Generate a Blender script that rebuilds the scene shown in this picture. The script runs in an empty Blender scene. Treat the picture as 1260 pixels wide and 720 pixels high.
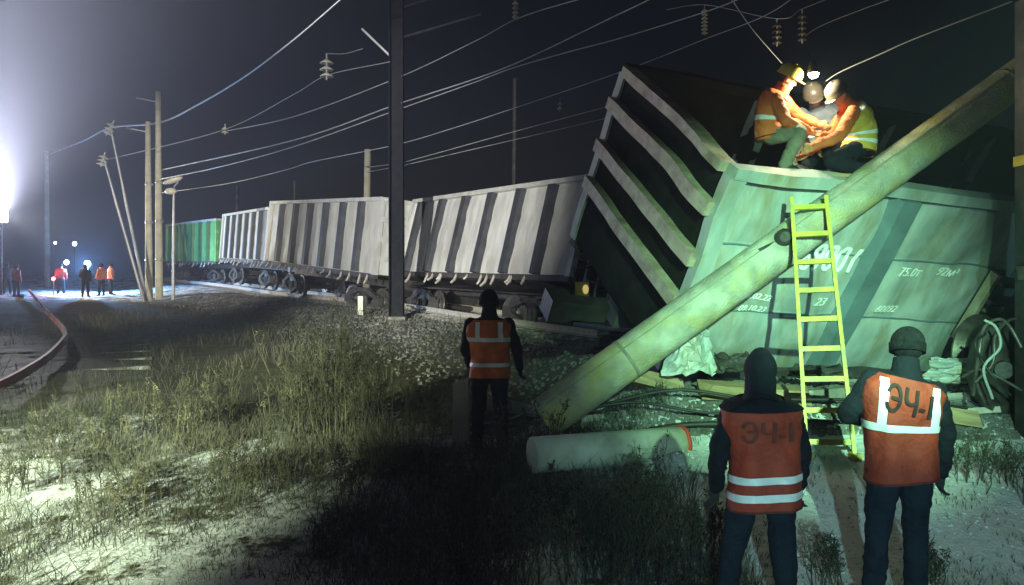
import bpy, bmesh, math, random
import numpy as np
from mathutils import Vector, Matrix, Quaternion
random.seed(7); RNG = np.random.default_rng(7)
scene = bpy.context.scene
COL = scene.collection
PI = math.pi
R = math.radians

# ------------------------------------------------------------------ camera
CAMZ, F, HY = 2.2, 1000.0, 335.0
cam = bpy.data.cameras.new('camera'); cam_o = bpy.data.objects.new('camera', cam); COL.objects.link(cam_o)
cam_o.location = (0, 0, CAMZ); cam_o.rotation_euler = (R(90), 0, 0)
cam.sensor_width = 36; cam.lens = 36 * F / 1260; cam.shift_y = -25 / 1260
cam.clip_start = 0.1; cam.clip_end = 2000
scene.camera = cam_o

# ------------------------------------------------------------------ night sky
world = bpy.data.worlds.new('World'); scene.world = world; world.use_nodes = True
wn = world.node_tree.nodes; bg = wn['Background']
sky = wn.new('ShaderNodeTexSky'); sky.sky_type = 'NISHITA'; sky.sun_disc = False
sky.sun_elevation = R(24); sky.sun_rotation = R(200)
world.node_tree.links.new(sky.outputs[0], bg.inputs[0]); bg.inputs[1].default_value = 0.0007
sl = bpy.data.lights.new('moon', 'SUN'); sl.energy = 0.006; sl.angle = R(2); sl.color = (0.7, 0.8, 1.0)
so = bpy.data.objects.new('moon', sl); COL.objects.link(so)
so.rotation_euler = (R(66), 0, R(200 - 180 + 140))

# ------------------------------------------------------------------ lamps of the rescue site and added fill spots
def aim(o, target):
    d = Vector(target) - o.location
    o.rotation_euler = d.to_track_quat('-Z', 'Y').to_euler()
def spot(name, loc, target, watts, color, size, blend, radius=0.1):
    l = bpy.data.lights.new(name, 'SPOT'); l.energy = watts; l.color = color
    l.spot_size = R(size); l.spot_blend = blend; l.shadow_soft_size = radius
    o = bpy.data.objects.new(name, l); COL.objects.link(o); o.location = loc; aim(o, target); return o
def point(name, loc, watts, color, radius=0.05):
    l = bpy.data.lights.new(name, 'POINT'); l.energy = watts; l.color = color; l.shadow_soft_size = radius
    o = bpy.data.objects.new(name, l); COL.objects.link(o); o.location = loc; return o
FLOOD = Vector((-28.35, 45.0, 5.35))
spot('flood_beam', FLOOD + Vector((0.2, -0.35, 0)), FLOOD + Vector((1.95, -9.0, 3.1)), 400000, (0.98, 0.97, 1.0), 76, 1.0, 0.25)
spot('flood_side_beam', FLOOD + Vector((0.35, 0.0, 0)), (-17.5, 45.0, 2.0), 9000, (1.0, 0.97, 0.86), 80, 0.7, 0.2)
spot('work_lamp_beam', (1.9, 1.0, 3.6), (3.10, 9.0, 1.60), 7000, (0.42, 1.0, 0.56), 38, 1.0, 0.04)
spot('vehicle_beam_right', (-0.3, -6.0, 2.6), (3.2, 7.5, 0.6), 3000, (0.46, 0.95, 0.92), 30, 1.0, 0.08)
spot('vehicle_beam_left', (-6.5, -7.0, 4.3), (-5.1, 7.9, 0.1), 62000, (0.84, 1.0, 0.64), 28, 1.0, 0.08)
spot('wagon_fill', (-9.0, -3.0, 3.4), (-3.6, 24.5, 4.5), 60000, (1.0, 0.98, 0.93), 27, 0.9, 0.08)  # unseen frontal fill, added to brighten the two nearer grey wagons
spot('far_row_fill', (-9.5, -3.0, 3.4), (-15.6, 42.0, 5.0), 90000, (1.0, 0.95, 0.80), 19, 0.8, 0.08)  # unseen fill, added to brighten the far wagons and twin masts

vs = scene.view_settings
vs.view_transform = 'Standard'; vs.look = 'None'; vs.exposure = 0.0; vs.gamma = 1.0; vs.use_curve_mapping = False
scene.cycles.use_denoising = True
scene.cycles.volume_bounces = 0
scene.cycles.max_bounces = 6
scene.cycles.sample_clamp_indirect = 4.0

def P(px, py, d):
    """a place seen at photograph position (px, py), d metres ahead"""
    return Vector(((px - 630) / F * d, d, CAMZ + (HY - py) / F * d))

# ------------------------------------------------------------------ numpy noise
_perm = RNG.permutation(4096)
def _hash(ix, iy, iz):
    return _perm[(_perm[(_perm[ix & 4095] + iy) & 4095] + iz) & 4095] / 4095.0
def vnoise(p):
    p = np.asarray(p, float); i = np.floor(p).astype(int); f = p - i; f = f * f * (3 - 2 * f)
    r = 0
    for dx in (0, 1):
        for dy in (0, 1):
            for dz in (0, 1):
                w = (f[..., 0] if dx else 1 - f[..., 0]) * (f[..., 1] if dy else 1 - f[..., 1]) * (f[..., 2] if dz else 1 - f[..., 2])
                r = r + w * _hash(i[..., 0] + dx, i[..., 1] + dy, i[..., 2] + dz)
    return r
def fbm(p, octv=4):
    p = np.asarray(p, float); a = 0.5; s = 0; t = 0
    for k in range(octv):
        s = s + a * vnoise(p * (2.03 ** k) + 17.3 * k); t += a; a *= 0.5
    return s / t * 2 - 1
def sstep(a, b, x):
    t = np.clip((np.asarray(x, float) - a) / (b - a), 0, 1); return t * t * (3 - 2 * t)

# ------------------------------------------------------------------ materials
MATS = {}
def pmat(name, c1, c2=None, scale=6.0, rough=0.6, metal=0.0, bump=0.0, bscale=None, detail=6.0, c3=None, c3_scale=1.2, c3_amt=0.5, coords='Object', spec=0.5, stretch=None):
    m = bpy.data.materials.new(name); m.use_nodes = True; nt = m.node_tree; n = nt.nodes; L = nt.links
    b = n['Principled BSDF']; b.inputs['Roughness'].default_value = rough; b.inputs['Metallic'].default_value = metal
    b.inputs['Specular IOR Level'].default_value = spec
    tc = n.new('ShaderNodeTexCoord'); src = tc.outputs[coords]
    if stretch:
        mp = n.new('ShaderNodeMapping'); mp.inputs['Scale'].default_value = stretch; L.new(src, mp.inputs[0]); src = mp.outputs[0]
    c2 = c2 or tuple(x * 0.7 for x in c1)
    no = n.new('ShaderNodeTexNoise'); no.inputs['Scale'].default_value = scale; no.inputs['Detail'].default_value = detail; L.new(src, no.inputs[0])
    rp = n.new('ShaderNodeValToRGB'); rp.color_ramp.elements[0].position = 0.35; rp.color_ramp.elements[1].position = 0.65
    rp.color_ramp.elements[0].color = (*c2, 1); rp.color_ramp.elements[1].color = (*c1, 1)
    L.new(no.outputs['Fac'], rp.inputs[0]); out = rp.outputs[0]
    if c3:
        n3 = n.new('ShaderNodeTexNoise'); n3.inputs['Scale'].default_value = c3_scale; n3.inputs['Detail'].default_value = 8; n3.inputs['Roughness'].default_value = 0.65; L.new(src, n3.inputs[0])
        r3 = n.new('ShaderNodeValToRGB'); r3.color_ramp.elements[0].position = 1 - c3_amt - 0.12; r3.color_ramp.elements[1].position = 1 - c3_amt + 0.12
        L.new(n3.outputs['Fac'], r3.inputs[0])
        mx = n.new('ShaderNodeMix'); mx.data_type = 'RGBA'; L.new(r3.outputs[0], mx.inputs['Factor']); L.new(out, mx.inputs[6]); mx.inputs[7].default_value = (*c3, 1); out = mx.outputs[2]
    L.new(out, b.inputs['Base Color'])
    if bump:
        nb = n.new('ShaderNodeTexNoise'); nb.inputs['Scale'].default_value = bscale or scale * 4; nb.inputs['Detail'].default_value = 5; L.new(src, nb.inputs[0])
        bp = n.new('ShaderNodeBump'); bp.inputs['Strength'].default_value = bump; bp.inputs['Distance'].default_value = 0.02
        L.new(nb.outputs['Fac'], bp.inputs['Height']); L.new(bp.outputs[0], b.inputs['Normal'])
    MATS[name] = m; return m
def emit(name, color, strength):
    m = bpy.data.materials.new(name); m.use_nodes = True; b = m.node_tree.nodes['Principled BSDF']
    b.inputs['Base Color'].default_value = (0.8, 0.8, 0.8, 1); b.inputs['Emission Color'].default_value = (*color, 1); b.inputs['Emission Strength'].default_value = strength
    MATS[name] = m; return m
pmat('wagon_grey', (0.56, 0.57, 0.54), (0.40, 0.40, 0.37), 2.4, 0.6, 0.0, 0.35, 9, c3=(0.26, 0.23, 0.19), c3_scale=2.2, c3_amt=0.32, stretch=(1.8, 1.8, 0.4))
pmat('wagon_pale', (0.44, 0.47, 0.45), (0.27, 0.31, 0.31), 2.2, 0.55, 0.0, 0.45, 5, c3=(0.24, 0.20, 0.12), c3_scale=1.7, c3_amt=0.40, stretch=(1.6, 1, 0.55))
pmat('wagon_green', (0.16, 0.42, 0.13), (0.10, 0.30, 0.09), 1.5, 0.55, 0.0, 0.2, 8, c3=(0.10, 0.16, 0.06), c3_scale=1.0, c3_amt=0.3)
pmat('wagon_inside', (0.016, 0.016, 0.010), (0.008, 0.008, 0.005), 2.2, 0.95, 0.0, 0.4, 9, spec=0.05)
pmat('chord_bright', (0.55, 0.55, 0.52), (0.42, 0.42, 0.38), 4, 0.5, 0.1, 0.2)
pmat('end_bar', (0.42, 0.36, 0.27), (0.30, 0.25, 0.18), 5, 0.55, 0.1, 0.4, 18, c3=(0.16, 0.10, 0.06), c3_scale=3, c3_amt=0.4)
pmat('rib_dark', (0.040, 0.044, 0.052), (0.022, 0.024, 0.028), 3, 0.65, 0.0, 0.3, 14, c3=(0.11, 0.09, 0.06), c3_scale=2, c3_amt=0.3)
pmat('rib_teal', (0.13, 0.19, 0.21), (0.09, 0.13, 0.15), 2.5, 0.6, 0.0, 0.3, 14, c3=(0.2, 0.2, 0.15), c3_scale=2, c3_amt=0.3)
pmat('rib_green', (0.05, 0.16, 0.05), (0.03, 0.10, 0.03), 2.5, 0.6, 0.0, 0.3, 14)
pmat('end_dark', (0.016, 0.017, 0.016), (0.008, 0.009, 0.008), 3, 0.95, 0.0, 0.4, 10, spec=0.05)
pmat('mast_steel', (0.014, 0.015, 0.019), (0.008, 0.009, 0.012), 6, 0.9, 0.0, 0.2, 20, spec=0.15)
pmat('dark_steel', (0.055, 0.052, 0.05), (0.03, 0.028, 0.026), 6, 0.55, 0.5, 0.3, 20)
pmat('underframe', (0.07, 0.065, 0.06), (0.035, 0.03, 0.028), 5, 0.7, 0.2, 0.4, 16, c3=(0.35, 0.36, 0.38), c3_scale=6, c3_amt=0.22)
pmat('wheel_steel', (0.16, 0.15, 0.14), (0.08, 0.07, 0.06), 7, 0.45, 0.6, 0.2, 22, c3=(0.4, 0.42, 0.42), c3_scale=5, c3_amt=0.25)
pmat('rail_steel', (0.48, 0.45, 0.41), (0.34, 0.30, 0.26), 9, 0.55, 0.1, 0.2, 25, c3=(0.6, 0.62, 0.62), c3_scale=4, c3_amt=0.3)
pmat('rail_red_lit', (0.40, 0.07, 0.04), (0.26, 0.05, 0.03), 3, 0.75, 0.0, 0.2, 25, c3=(0.55, 0.42, 0.36), c3_scale=0.35, c3_amt=0.45)  # red lamp light on the bent rail, painted into its colour
pmat('concrete', (0.40, 0.40, 0.33), (0.22, 0.22, 0.18), 4.5, 0.9, 0, 0.9, 40, c3=(0.44, 0.37, 0.07), c3_scale=0.9, c3_amt=0.44)  # yellow patches paint the yellow-green lamp light on the fallen pole
pmat('concrete_dark', (0.27, 0.27, 0.20), (0.19, 0.19, 0.14), 8, 0.9, 0, 0.5, 24)
pmat('concrete_mast', (0.46, 0.43, 0.32), (0.33, 0.31, 0.23), 3, 0.85, 0, 0.4, 20)
pmat('sleeper', (0.20, 0.19, 0.17), (0.12, 0.11, 0.10), 6, 0.9, 0, 0.5, 22, c3=(0.6, 0.62, 0.65), c3_scale=3, c3_amt=0.36)
pmat('stone', (0.15, 0.145, 0.14), (0.06, 0.058, 0.055), 1.2, 0.9, 0, 0.3, 8, c3=(0.45, 0.47, 0.48), c3_scale=1.3, c3_amt=0.30)
pmat('ladder_yellow', (0.50, 0.43, 0.045), (0.34, 0.29, 0.035), 9, 0.5, 0, 0.2, 25, c3=(0.22, 0.20, 0.12), c3_scale=7, c3_amt=0.36)
pmat('orange_vest', (0.38, 0.044, 0.020), (0.25, 0.029, 0.014), 5, 0.75, 0, 0.5, 30)
pmat('orange_jacket', (0.72, 0.17, 0.04), (0.55, 0.11, 0.03), 6, 0.75, 0, 0.5, 30)
pmat('yellow_jacket', (0.72, 0.50, 0.08), (0.58, 0.36, 0.05), 6, 0.75, 0, 0.5, 30)
pmat('reflective', (0.86, 0.88, 0.92), (0.74, 0.77, 0.82), 14, 0.35, 0, 0.15, 50)
pmat('navy_cloth', (0.011, 0.014, 0.022), (0.006, 0.008, 0.013), 6, 0.9, 0, 0.6, 28, spec=0.2)
pmat('denim', (0.013, 0.022, 0.037), (0.007, 0.012, 0.021), 7, 0.9, 0, 0.6, 32, spec=0.2)
pmat('black_knit', (0.012, 0.014, 0.016), (0.006, 0.007, 0.008), 30, 0.95, 0, 0.7, 120, spec=0.15)
pmat('grey_jacket', (0.16, 0.19, 0.23), (0.10, 0.12, 0.15), 6, 0.8, 0, 0.5, 28)
pmat('grey_trousers', (0.22, 0.21, 0.15), (0.14, 0.14, 0.10), 6, 0.9, 0, 0.5, 28)
pmat('skin', (0.50, 0.32, 0.23), (0.42, 0.25, 0.18), 9, 0.55)
pmat('glove', (0.03, 0.03, 0.032), (0.015, 0.015, 0.016), 20, 0.85)
pmat('glove_orange', (0.55, 0.25, 0.10), (0.42, 0.17, 0.07), 20, 0.85)
pmat('boot', (0.02, 0.018, 0.016), (0.01, 0.009, 0.008), 20, 0.6)
pmat('hair', (0.03, 0.022, 0.016), (0.015, 0.011, 0.008), 60, 0.7)
pmat('helmet_yellow', (0.70, 0.60, 0.10), (0.62, 0.52, 0.08), 5, 0.35)
pmat('helmet_dark', (0.10, 0.09, 0.06), (0.06, 0.05, 0.04), 5, 0.4)
pmat('vest_print_faint', (0.16, 0.032, 0.018), (0.11, 0.022, 0.013), 14, 0.8)
pmat('vest_trim', (0.13, 0.02, 0.012), (0.09, 0.014, 0.009), 14, 0.8)
pmat('vest_print', (0.035, 0.014, 0.012), (0.02, 0.009, 0.008), 14, 0.8)
pmat('paint_white', (0.90, 0.92, 0.88), (0.76, 0.79, 0.75), 9, 0.6)
pmat('wire', (0.42, 0.42, 0.42), (0.30, 0.30, 0.30), 3, 0.45, 0.4)
pmat('cable_black', (0.016, 0.017, 0.018), (0.01, 0.01, 0.011), 8, 0.6)
pmat('insulator', (0.62, 0.60, 0.50), (0.45, 0.43, 0.36), 10, 0.3)
pmat('pipe_white', (0.62, 0.64, 0.55), (0.48, 0.50, 0.40), 3, 0.7, 0, 0.3, 18, c3=(0.30, 0.31, 0.2), c3_scale=2.2, c3_amt=0.36)
pmat('red_paint', (0.62, 0.05, 0.03), (0.45, 0.035, 0.02), 12, 0.6)
pmat('yellow_paint', (0.62, 0.50, 0.05), (0.45, 0.35, 0.04), 12, 0.5)
pmat('plank_wood', (0.34, 0.25, 0.14), (0.20, 0.14, 0.075), 3, 0.8, 0, 0.4, 20, stretch=(1, 8, 8))
pmat('dry_grass', (0.052, 0.052, 0.034), (0.024, 0.025, 0.017), 1.5, 0.85, c3=(0.15, 0.14, 0.09), c3_scale=0.7, c3_amt=0.4)
pmat('dry_weed', (0.10, 0.098, 0.06), (0.03, 0.031, 0.02), 3, 0.85, c3=(0.27, 0.24, 0.14), c3_scale=3.0, c3_amt=0.36)
pmat('dark_weed', (0.085, 0.08, 0.045), (0.04, 0.04, 0.025), 3, 0.9)
emit('flood_lens', (1.0, 0.98, 0.92), 60)
emit('blue_lens', (0.12, 0.45, 1.0), 16)
emit('white_lens', (0.9, 0.97, 1.0), 14)
emit('head_lens', (1.0, 0.98, 0.85), 30)
emit('red_lens', (1.0, 0.06, 0.04), 10)
emit('amber_lens', (1.0, 0.75, 0.20), 0.5)

# ------------------------------------------------------------------ mesh helpers
class MB:
    def __init__(s): s.v = []; s.f = []; s.smooth = []
    def add(s, vs, fs, sm=False):
        b = len(s.v); s.v += [tuple(v) for v in vs]; s.f += [tuple(i + b for i in f) for f in fs]; s.smooth += [sm] * len(fs); return s
    def box(s, c, size, rot=None):
        hx, hy, hz = [x / 2 for x in size]; c = Vector(c)
        vs = [Vector((x, y, z)) for x in (-hx, hx) for y in (-hy, hy) for z in (-hz, hz)]
        if rot is not None: vs = [rot @ v for v in vs]
        return s.add([v + c for v in vs], [(0, 1, 3, 2), (4, 6, 7, 5), (0, 4, 5, 1), (2, 3, 7, 6), (0, 2, 6, 4), (1, 5, 7, 3)])
    def bar(s, p0, p1, w, h, up=(0, 0, 1)):
        p0, p1 = Vector(p0), Vector(p1); d = (p1 - p0); L = d.length; d.normalize()
        x = d.cross(Vector(up));
        if x.length < 1e-4: x = d.cross(Vector((1, 0, 0)))
        x.normalize(); z = x.cross(d)
        M = Matrix((x, d, z)).transposed()
        return s.box((p0 + p1) / 2, (w, L, h), M)
    def tube(s, pts, rad, seg=10, caps=True, sm=True, up=None):
        pts = [Vector(p) for p in pts]; n = len(pts)
        if not hasattr(rad, '__len__'): rad = [rad] * n
        T = []
        for i in range(n):
            t = pts[min(i + 1, n - 1)] - pts[max(i - 1, 0)]; T.append(t.normalized())
        x = T[0].cross(Vector((0, 0, 1)))
        if x.length < 1e-3: x = T[0].cross(Vector((1, 0, 0)))
        x.normalize(); vs = []; fs = []
        for i in range(n):
            x = (x - T[i] * x.dot(T[i])).normalized(); y = T[i].cross(x)
            for k in range(seg):
                a = 2 * PI * k / seg; vs.append(pts[i] + (x * math.cos(a) + y * math.sin(a)) * rad[i])
        for i in range(n - 1):
            for k in range(seg):
                k2 = (k + 1) % seg; fs.append((i * seg + k, i * seg + k2, (i + 1) * seg + k2, (i + 1) * seg + k))
        s.add(vs, fs, sm)
        if caps: s.add(vs[:seg], [tuple(range(seg))[::-1]]); s.add(vs[-seg:], [tuple(range(seg))])
        return s
    def lathe(s, prof, M=None, seg=20, sm=True):
        """prof: list of (radius, height) about local z"""
        M = M or Matrix(); n = len(prof); vs = []; fs = []
        for r, h in prof:
            for k in range(seg):
                a = 2 * PI * k / seg; vs.append(M @ Vector((r * math.cos(a), r * math.sin(a), h)))
        for i in range(n - 1):
            for k in range(seg):
                k2 = (k + 1) % seg; fs.append((i * seg + k, i * seg + k2, (i + 1) * seg + k2, (i + 1) * seg + k))
        s.add(vs, fs, sm); s.add(vs[:seg], [tuple(range(seg))[::-1]]); s.add(vs[-seg:], [tuple(range(seg))]); return s
    def ell(s, c, r, rot=None, su=14, sv=9):
        c = Vector(c); vs = []; fs = []
        if not hasattr(r, '__len__'): r = (r, r, r)
        for j in range(1, sv):
            b = PI * j / sv
            for k in range(su):
                a = 2 * PI * k / su; v = Vector((r[0] * math.sin(b) * math.cos(a), r[1] * math.sin(b) * math.sin(a), r[2] * math.cos(b)))
                vs.append((rot @ v if rot is not None else v) + c)
        t = Vector((0, 0, r[2])); 
        if rot is not None: t = rot @ t
        vs += [c + t, c - t]; T = len(vs) - 2
        for j in range(sv - 2):
            for k in range(su):
                k2 = (k + 1) % su; fs.append((j * su + k, (j + 1) * su + k, (j + 1) * su + k2, j * su + k2))
        for k in range(su):
            k2 = (k + 1) % su; fs.append((T, k, k2)); fs.append((T + 1, (sv - 2) * su + k2, (sv - 2) * su + k))
        return s.add(vs, fs, True)
    def mesh(s, name):
        me = bpy.data.meshes.new(name); me.from_pydata(s.v, [], s.f); me.polygons.foreach_set('use_smooth', s.smooth); me.update(); return me
    def build(s, name, mat, parent=None, origin=None):
        if origin is not None:
            o = Vector(origin); s.v = [tuple(Vector(v) - o) for v in s.v]
        ob = bpy.data.objects.new(name, s.mesh(name)); COL.objects.link(ob)
        if mat: ob.data.materials.append(MATS[mat])
        if parent: ob.parent = parent
        elif origin is not None: ob.location = origin
        return ob
def tag(o, label, cat, group=None):
    o['label'] = label; o['category'] = cat
    if group: o['group'] = group
    return o
def thing(name, label, cat, loc=(0, 0, 0), group=None, matrix=None):
    o = bpy.data.objects.new(name, None); COL.objects.link(o); o.empty_display_size = 0.2
    if matrix is not None: o.matrix_world = matrix
    else: o.location = loc
    return tag(o, label, cat, group)
def inst(name, me, parent, loc=(0, 0, 0), rot=None):
    o = bpy.data.objects.new(name, me); COL.objects.link(o); o.parent = parent; o.location = loc
    if rot is not None: o.rotation_euler = rot
    return o
def smooth_path(pts, n=8):
    """Catmull-Rom through the points"""
    pts = [Vector(p) for p in pts]; q = [pts[0] * 2 - pts[1]] + pts + [pts[-1] * 2 - pts[-2]]; out = []
    for i in range(1, len(q) - 2):
        for k in range(n):
            t = k / n; a, b, c, d = q[i - 1], q[i], q[i + 1], q[i + 2]
            out.append(0.5 * ((2 * b) + (c - a) * t + (2 * a - 5 * b + 4 * c - d) * t * t + (3 * b - a - 3 * c + d) * t ** 3))
    out.append(pts[-1]); return out

# ------------------------------------------------------------------ ground
NEAR_RAIL = [Vector((1.9, 18.2)), Vector((-1.2, 23.4)), Vector((-4.3, 29.0)), Vector((-10.9, 37.6)), Vector((-17.2, 48.0)), Vector((-25.0, 58.5)), Vector((-40.0, 78.0))]
TRK_DIR = Vector((-0.52, 0.854)); TRK_N = Vector((0.854, 0.52))        # N points away from the camera side
def track_z(y): return 0.93 + 0.0205 * (np.asarray(y, float) - 19.5)
_tx = np.array([9.6] + [p.x for p in NEAR_RAIL]); _ty = np.array([5.5] + [p.y for p in NEAR_RAIL])
def track_s(x, y):
    """signed distance from the track centre, positive on the camera side"""
    xr = np.interp(y, _ty, _tx)
    return (xr + 0.9 - x) * 0.80
def ground_z(x, y):
    x = np.asarray(x, float); y = np.asarray(y, float)
    base = 0.17 * sstep(5, 9, y) + 0.0205 * np.clip(y - 9, 0, 80)
    base = base + 0.34 * sstep(5.5, 7.7, y) * sstep(-0.2, 2.0, x) * (1 - sstep(12, 16, y))
    s = track_s(x, y)
    emb = sstep(4.6, 2.6, s) * sstep(11, 16, y)
    z = base * (1 - emb) + (track_z(y) - 0.24) * emb
    pile = sstep(0.4, 1.7, x) * sstep(7.75, 9.1, y) * (1 - sstep(15, 19, y))
    z = z * (1 - pile) + (0.86 - 0.03 * np.clip(x - 3, 0, 6)) * pile
    pp = np.stack([x, y, np.zeros_like(x)], -1)
    near = 1 - sstep(30, 70, y)
    z = z + near * (0.10 * fbm(pp * 0.55, 4) + 0.035 * fbm(pp * 2.6 + 5, 3)) + 0.12 * fbm(pp * 0.12 + 9, 2) * sstep(8, 20, y) * (1 - emb)
    return z
def gz(x, y): return float(ground_z(np.array([x]), np.array([y]))[0])
def axis(lo, hi, step, far_lo, far_hi):
    a = list(np.arange(lo, hi, step)); s = step; v = lo
    left = []
    while v > far_lo: s *= 1.12; v -= s; left.append(v)
    s = step; v = a[-1]; right = []
    while v < far_hi: s *= 1.12; v += s; right.append(v)
    return np.array(left[::-1] + a + right)
xs = axis(-13, 9, 0.085, -240, 240); ys = axis(3.2, 22, 0.085, -40, 320)
X, Y = np.meshgrid(xs, ys); Z = ground_z(X, Y)
nx, ny = len(xs), len(ys)
idx = np.arange(nx * ny).reshape(ny, nx)
quads = np.stack([idx[:-1, :-1], idx[:-1, 1:], idx[1:, 1:], idx[1:, :-1]], -1).reshape(-1, 4)
gm = bpy.data.meshes.new('ground'); gm.vertices.add(nx * ny); gm.vertices.foreach_set('co', np.stack([X, Y, Z], -1).ravel())
gm.loops.add(quads.size); gm.loops.foreach_set('vertex_index', quads.ravel().astype(np.int32))
gm.polygons.add(len(quads)); gm.polygons.foreach_set('loop_start', np.arange(0, quads.size, 4, dtype=np.int32))
gm.polygons.foreach_set('use_smooth', np.ones(len(quads), bool)); gm.update(calc_edges=True)
pp = np.stack([X, Y, np.zeros_like(X)], -1)
S = track_s(X, Y)
ballast = np.clip(sstep(5.0, 3.6, S) * sstep(11, 15, Y) * sstep(-6, -4, S) + sstep(0.4, 1.4, X) * sstep(8.1, 8.7, Y) * (1 - sstep(14, 18, Y)), 0, 1)
dirt_left = sstep(-4.8, -6.5, X + 0.33 * (Y - 8) * 0) * sstep(10.5, 12, Y) * 0.8
snow_bias = 0.10 * sstep(1.0, 2.5, X) * sstep(9, 8, Y) + 0.04 * sstep(40, 50, Y) * sstep(-6, -12, X) - 0.14 * sstep(10.5, 13, Y) * (1 - sstep(34, 44, Y)) + 0.060 * sstep(11, 9, Y) - 0.01
at = gm.attributes.new('ballast', 'FLOAT', 'POINT'); at.data.foreach_set('value', ballast.ravel())
at = gm.attributes.new('snow', 'FLOAT', 'POINT'); at.data.foreach_set('value', snow_bias.ravel())
ground = bpy.data.objects.new('ground', gm); COL.objects.link(ground); ground['kind'] = 'structure'
m = bpy.data.materials.new('snowy_ground'); m.use_nodes = True; nt = m.node_tree; n = nt.nodes; L = nt.links; b = n['Principled BSDF']
b.inputs['Roughness'].default_value = 0.85; b.inputs['Specular IOR Level'].default_value = 0.25
tc = n.new('ShaderNodeTexCoord')
def noise(scale, detail=8, rough=0.6):
    q = n.new('ShaderNodeTexNoise'); q.inputs['Scale'].default_value = scale; q.inputs['Detail'].default_value = detail; q.inputs['Roughness'].default_value = rough; L.new(tc.outputs['Object'], q.inputs[0]); return q.outputs['Fac']
def math_(op, a, bb):
    q = n.new('ShaderNodeMath'); q.operation = op
    for k, v in enumerate((a, bb)):
        if isinstance(v, (int, float)): q.inputs[k].default_value = v
        else: L.new(v, q.inputs[k])
    return q.outputs[0]
def ramp(fac, stops):
    q = n.new('ShaderNodeValToRGB'); e = q.color_ramp.elements
    while len(e) < len(stops): e.new(0.5)
    for k, (p_, c_) in enumerate(stops): e[k].position = p_; e[k].color = (*c_, 1) if len(c_) == 3 else c_
    L.new(fac, q.inputs[0]); return q.outputs[0]
def mix(f, a, bb):
    q = n.new('ShaderNodeMix'); q.data_type = 'RGBA'
    L.new(f, q.inputs[0]); L.new(a, q.inputs[6]); L.new(bb, q.inputs[7]); return q.outputs[2]
aS = n.new('ShaderNodeAttribute'); aS.attribute_name = 'snow'; aB = n.new('ShaderNodeAttribute'); aB.attribute_name = 'ballast'
soil = ramp(noise(3.5, 10, 0.7), [(0.3, (0.025, 0.022, 0.012)), (0.5, (0.075, 0.068, 0.035)), (0.72, (0.15, 0.135, 0.07))])
grav = ramp(noise(26, 6, 0.75), [(0.3, (0.03, 0.028, 0.027)), (0.55, (0.12, 0.115, 0.11)), (0.75, (0.26, 0.25, 0.24))])
low = mix(aB.outputs['Fac'], soil, grav)
sn = math_('ADD', math_('ADD', math_('MULTIPLY', noise(1.3, 9, 0.66), 0.50), math_('MULTIPLY', noise(7.0, 9, 0.72), 0.50)), aS.outputs['Fac'])
sfac = ramp(sn, [(0.475, (0, 0, 0)), (0.545, (1, 1, 1))])
white = ramp(noise(12, 6), [(0.3, (0.60, 0.63, 0.66)), (0.7, (0.80, 0.82, 0.84))])
L.new(mix(sfac, low, white), b.inputs['Base Color'])
bp = n.new('ShaderNodeBump'); bp.inputs['Strength'].default_value = 0.8; bp.inputs['Distance'].default_value = 0.06
L.new(math_('ADD', math_('MULTIPLY', sn, 1.4), math_('MULTIPLY', noise(30, 5, 0.7), 0.7)), bp.inputs['Height']); L.new(bp.outputs[0], b.inputs['Normal'])
gm.materials.append(m)

# ------------------------------------------------------------------ freight wagons
def rotvec(v):
    v = Vector(v); a = v.length; return Quaternion(v / a, a).to_matrix() if a > 1e-6 else Matrix.Identity(3)
WHEEL = MB().lathe([(0.06, -0.10), (0.11, -0.10), (0.12, -0.03), (0.36, -0.02), (0.40, -0.065), (0.455, -0.065), (0.475, 0.045), (0.50, 0.05), (0.50, 0.075), (0.40, 0.075), (0.36, 0.035), (0.12, 0.04), (0.11, 0.09), (0.06, 0.09)], Matrix.Rotation(R(90), 4, 'X'), 28).mesh('wheel')
WHEEL.materials.append(MATS['wheel_steel'])
def wedge_prism(mb, prof, z0, z1, axis='z'):
    k = len(prof)
    if axis == 'z': vs = [(x, y, z) for z in (z0, z1) for x, y in prof]
    else: vs = [(z, x, y) for z in (z0, z1) for x, y in prof]
    mb.add(vs, [tuple(range(k))[::-1], tuple(range(k, 2 * k))] + [(i, (i + 1) % k, k + (i + 1) % k, k + i) for i in range(k)])
def panel_y(z, H, amp=0.02):
    """outward bulge of the sheet between its two pressed seams"""
    t = (z / H * 3) % 1.0
    return amp * math.sin(PI * t) ** 0.8 if 0.02 < z / H < 0.98 else 0.0
def dent(x, z, seed): return float(fbm(np.array([x * 1.3 + seed * 7.7, z * 1.6, seed]), 3))
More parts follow.
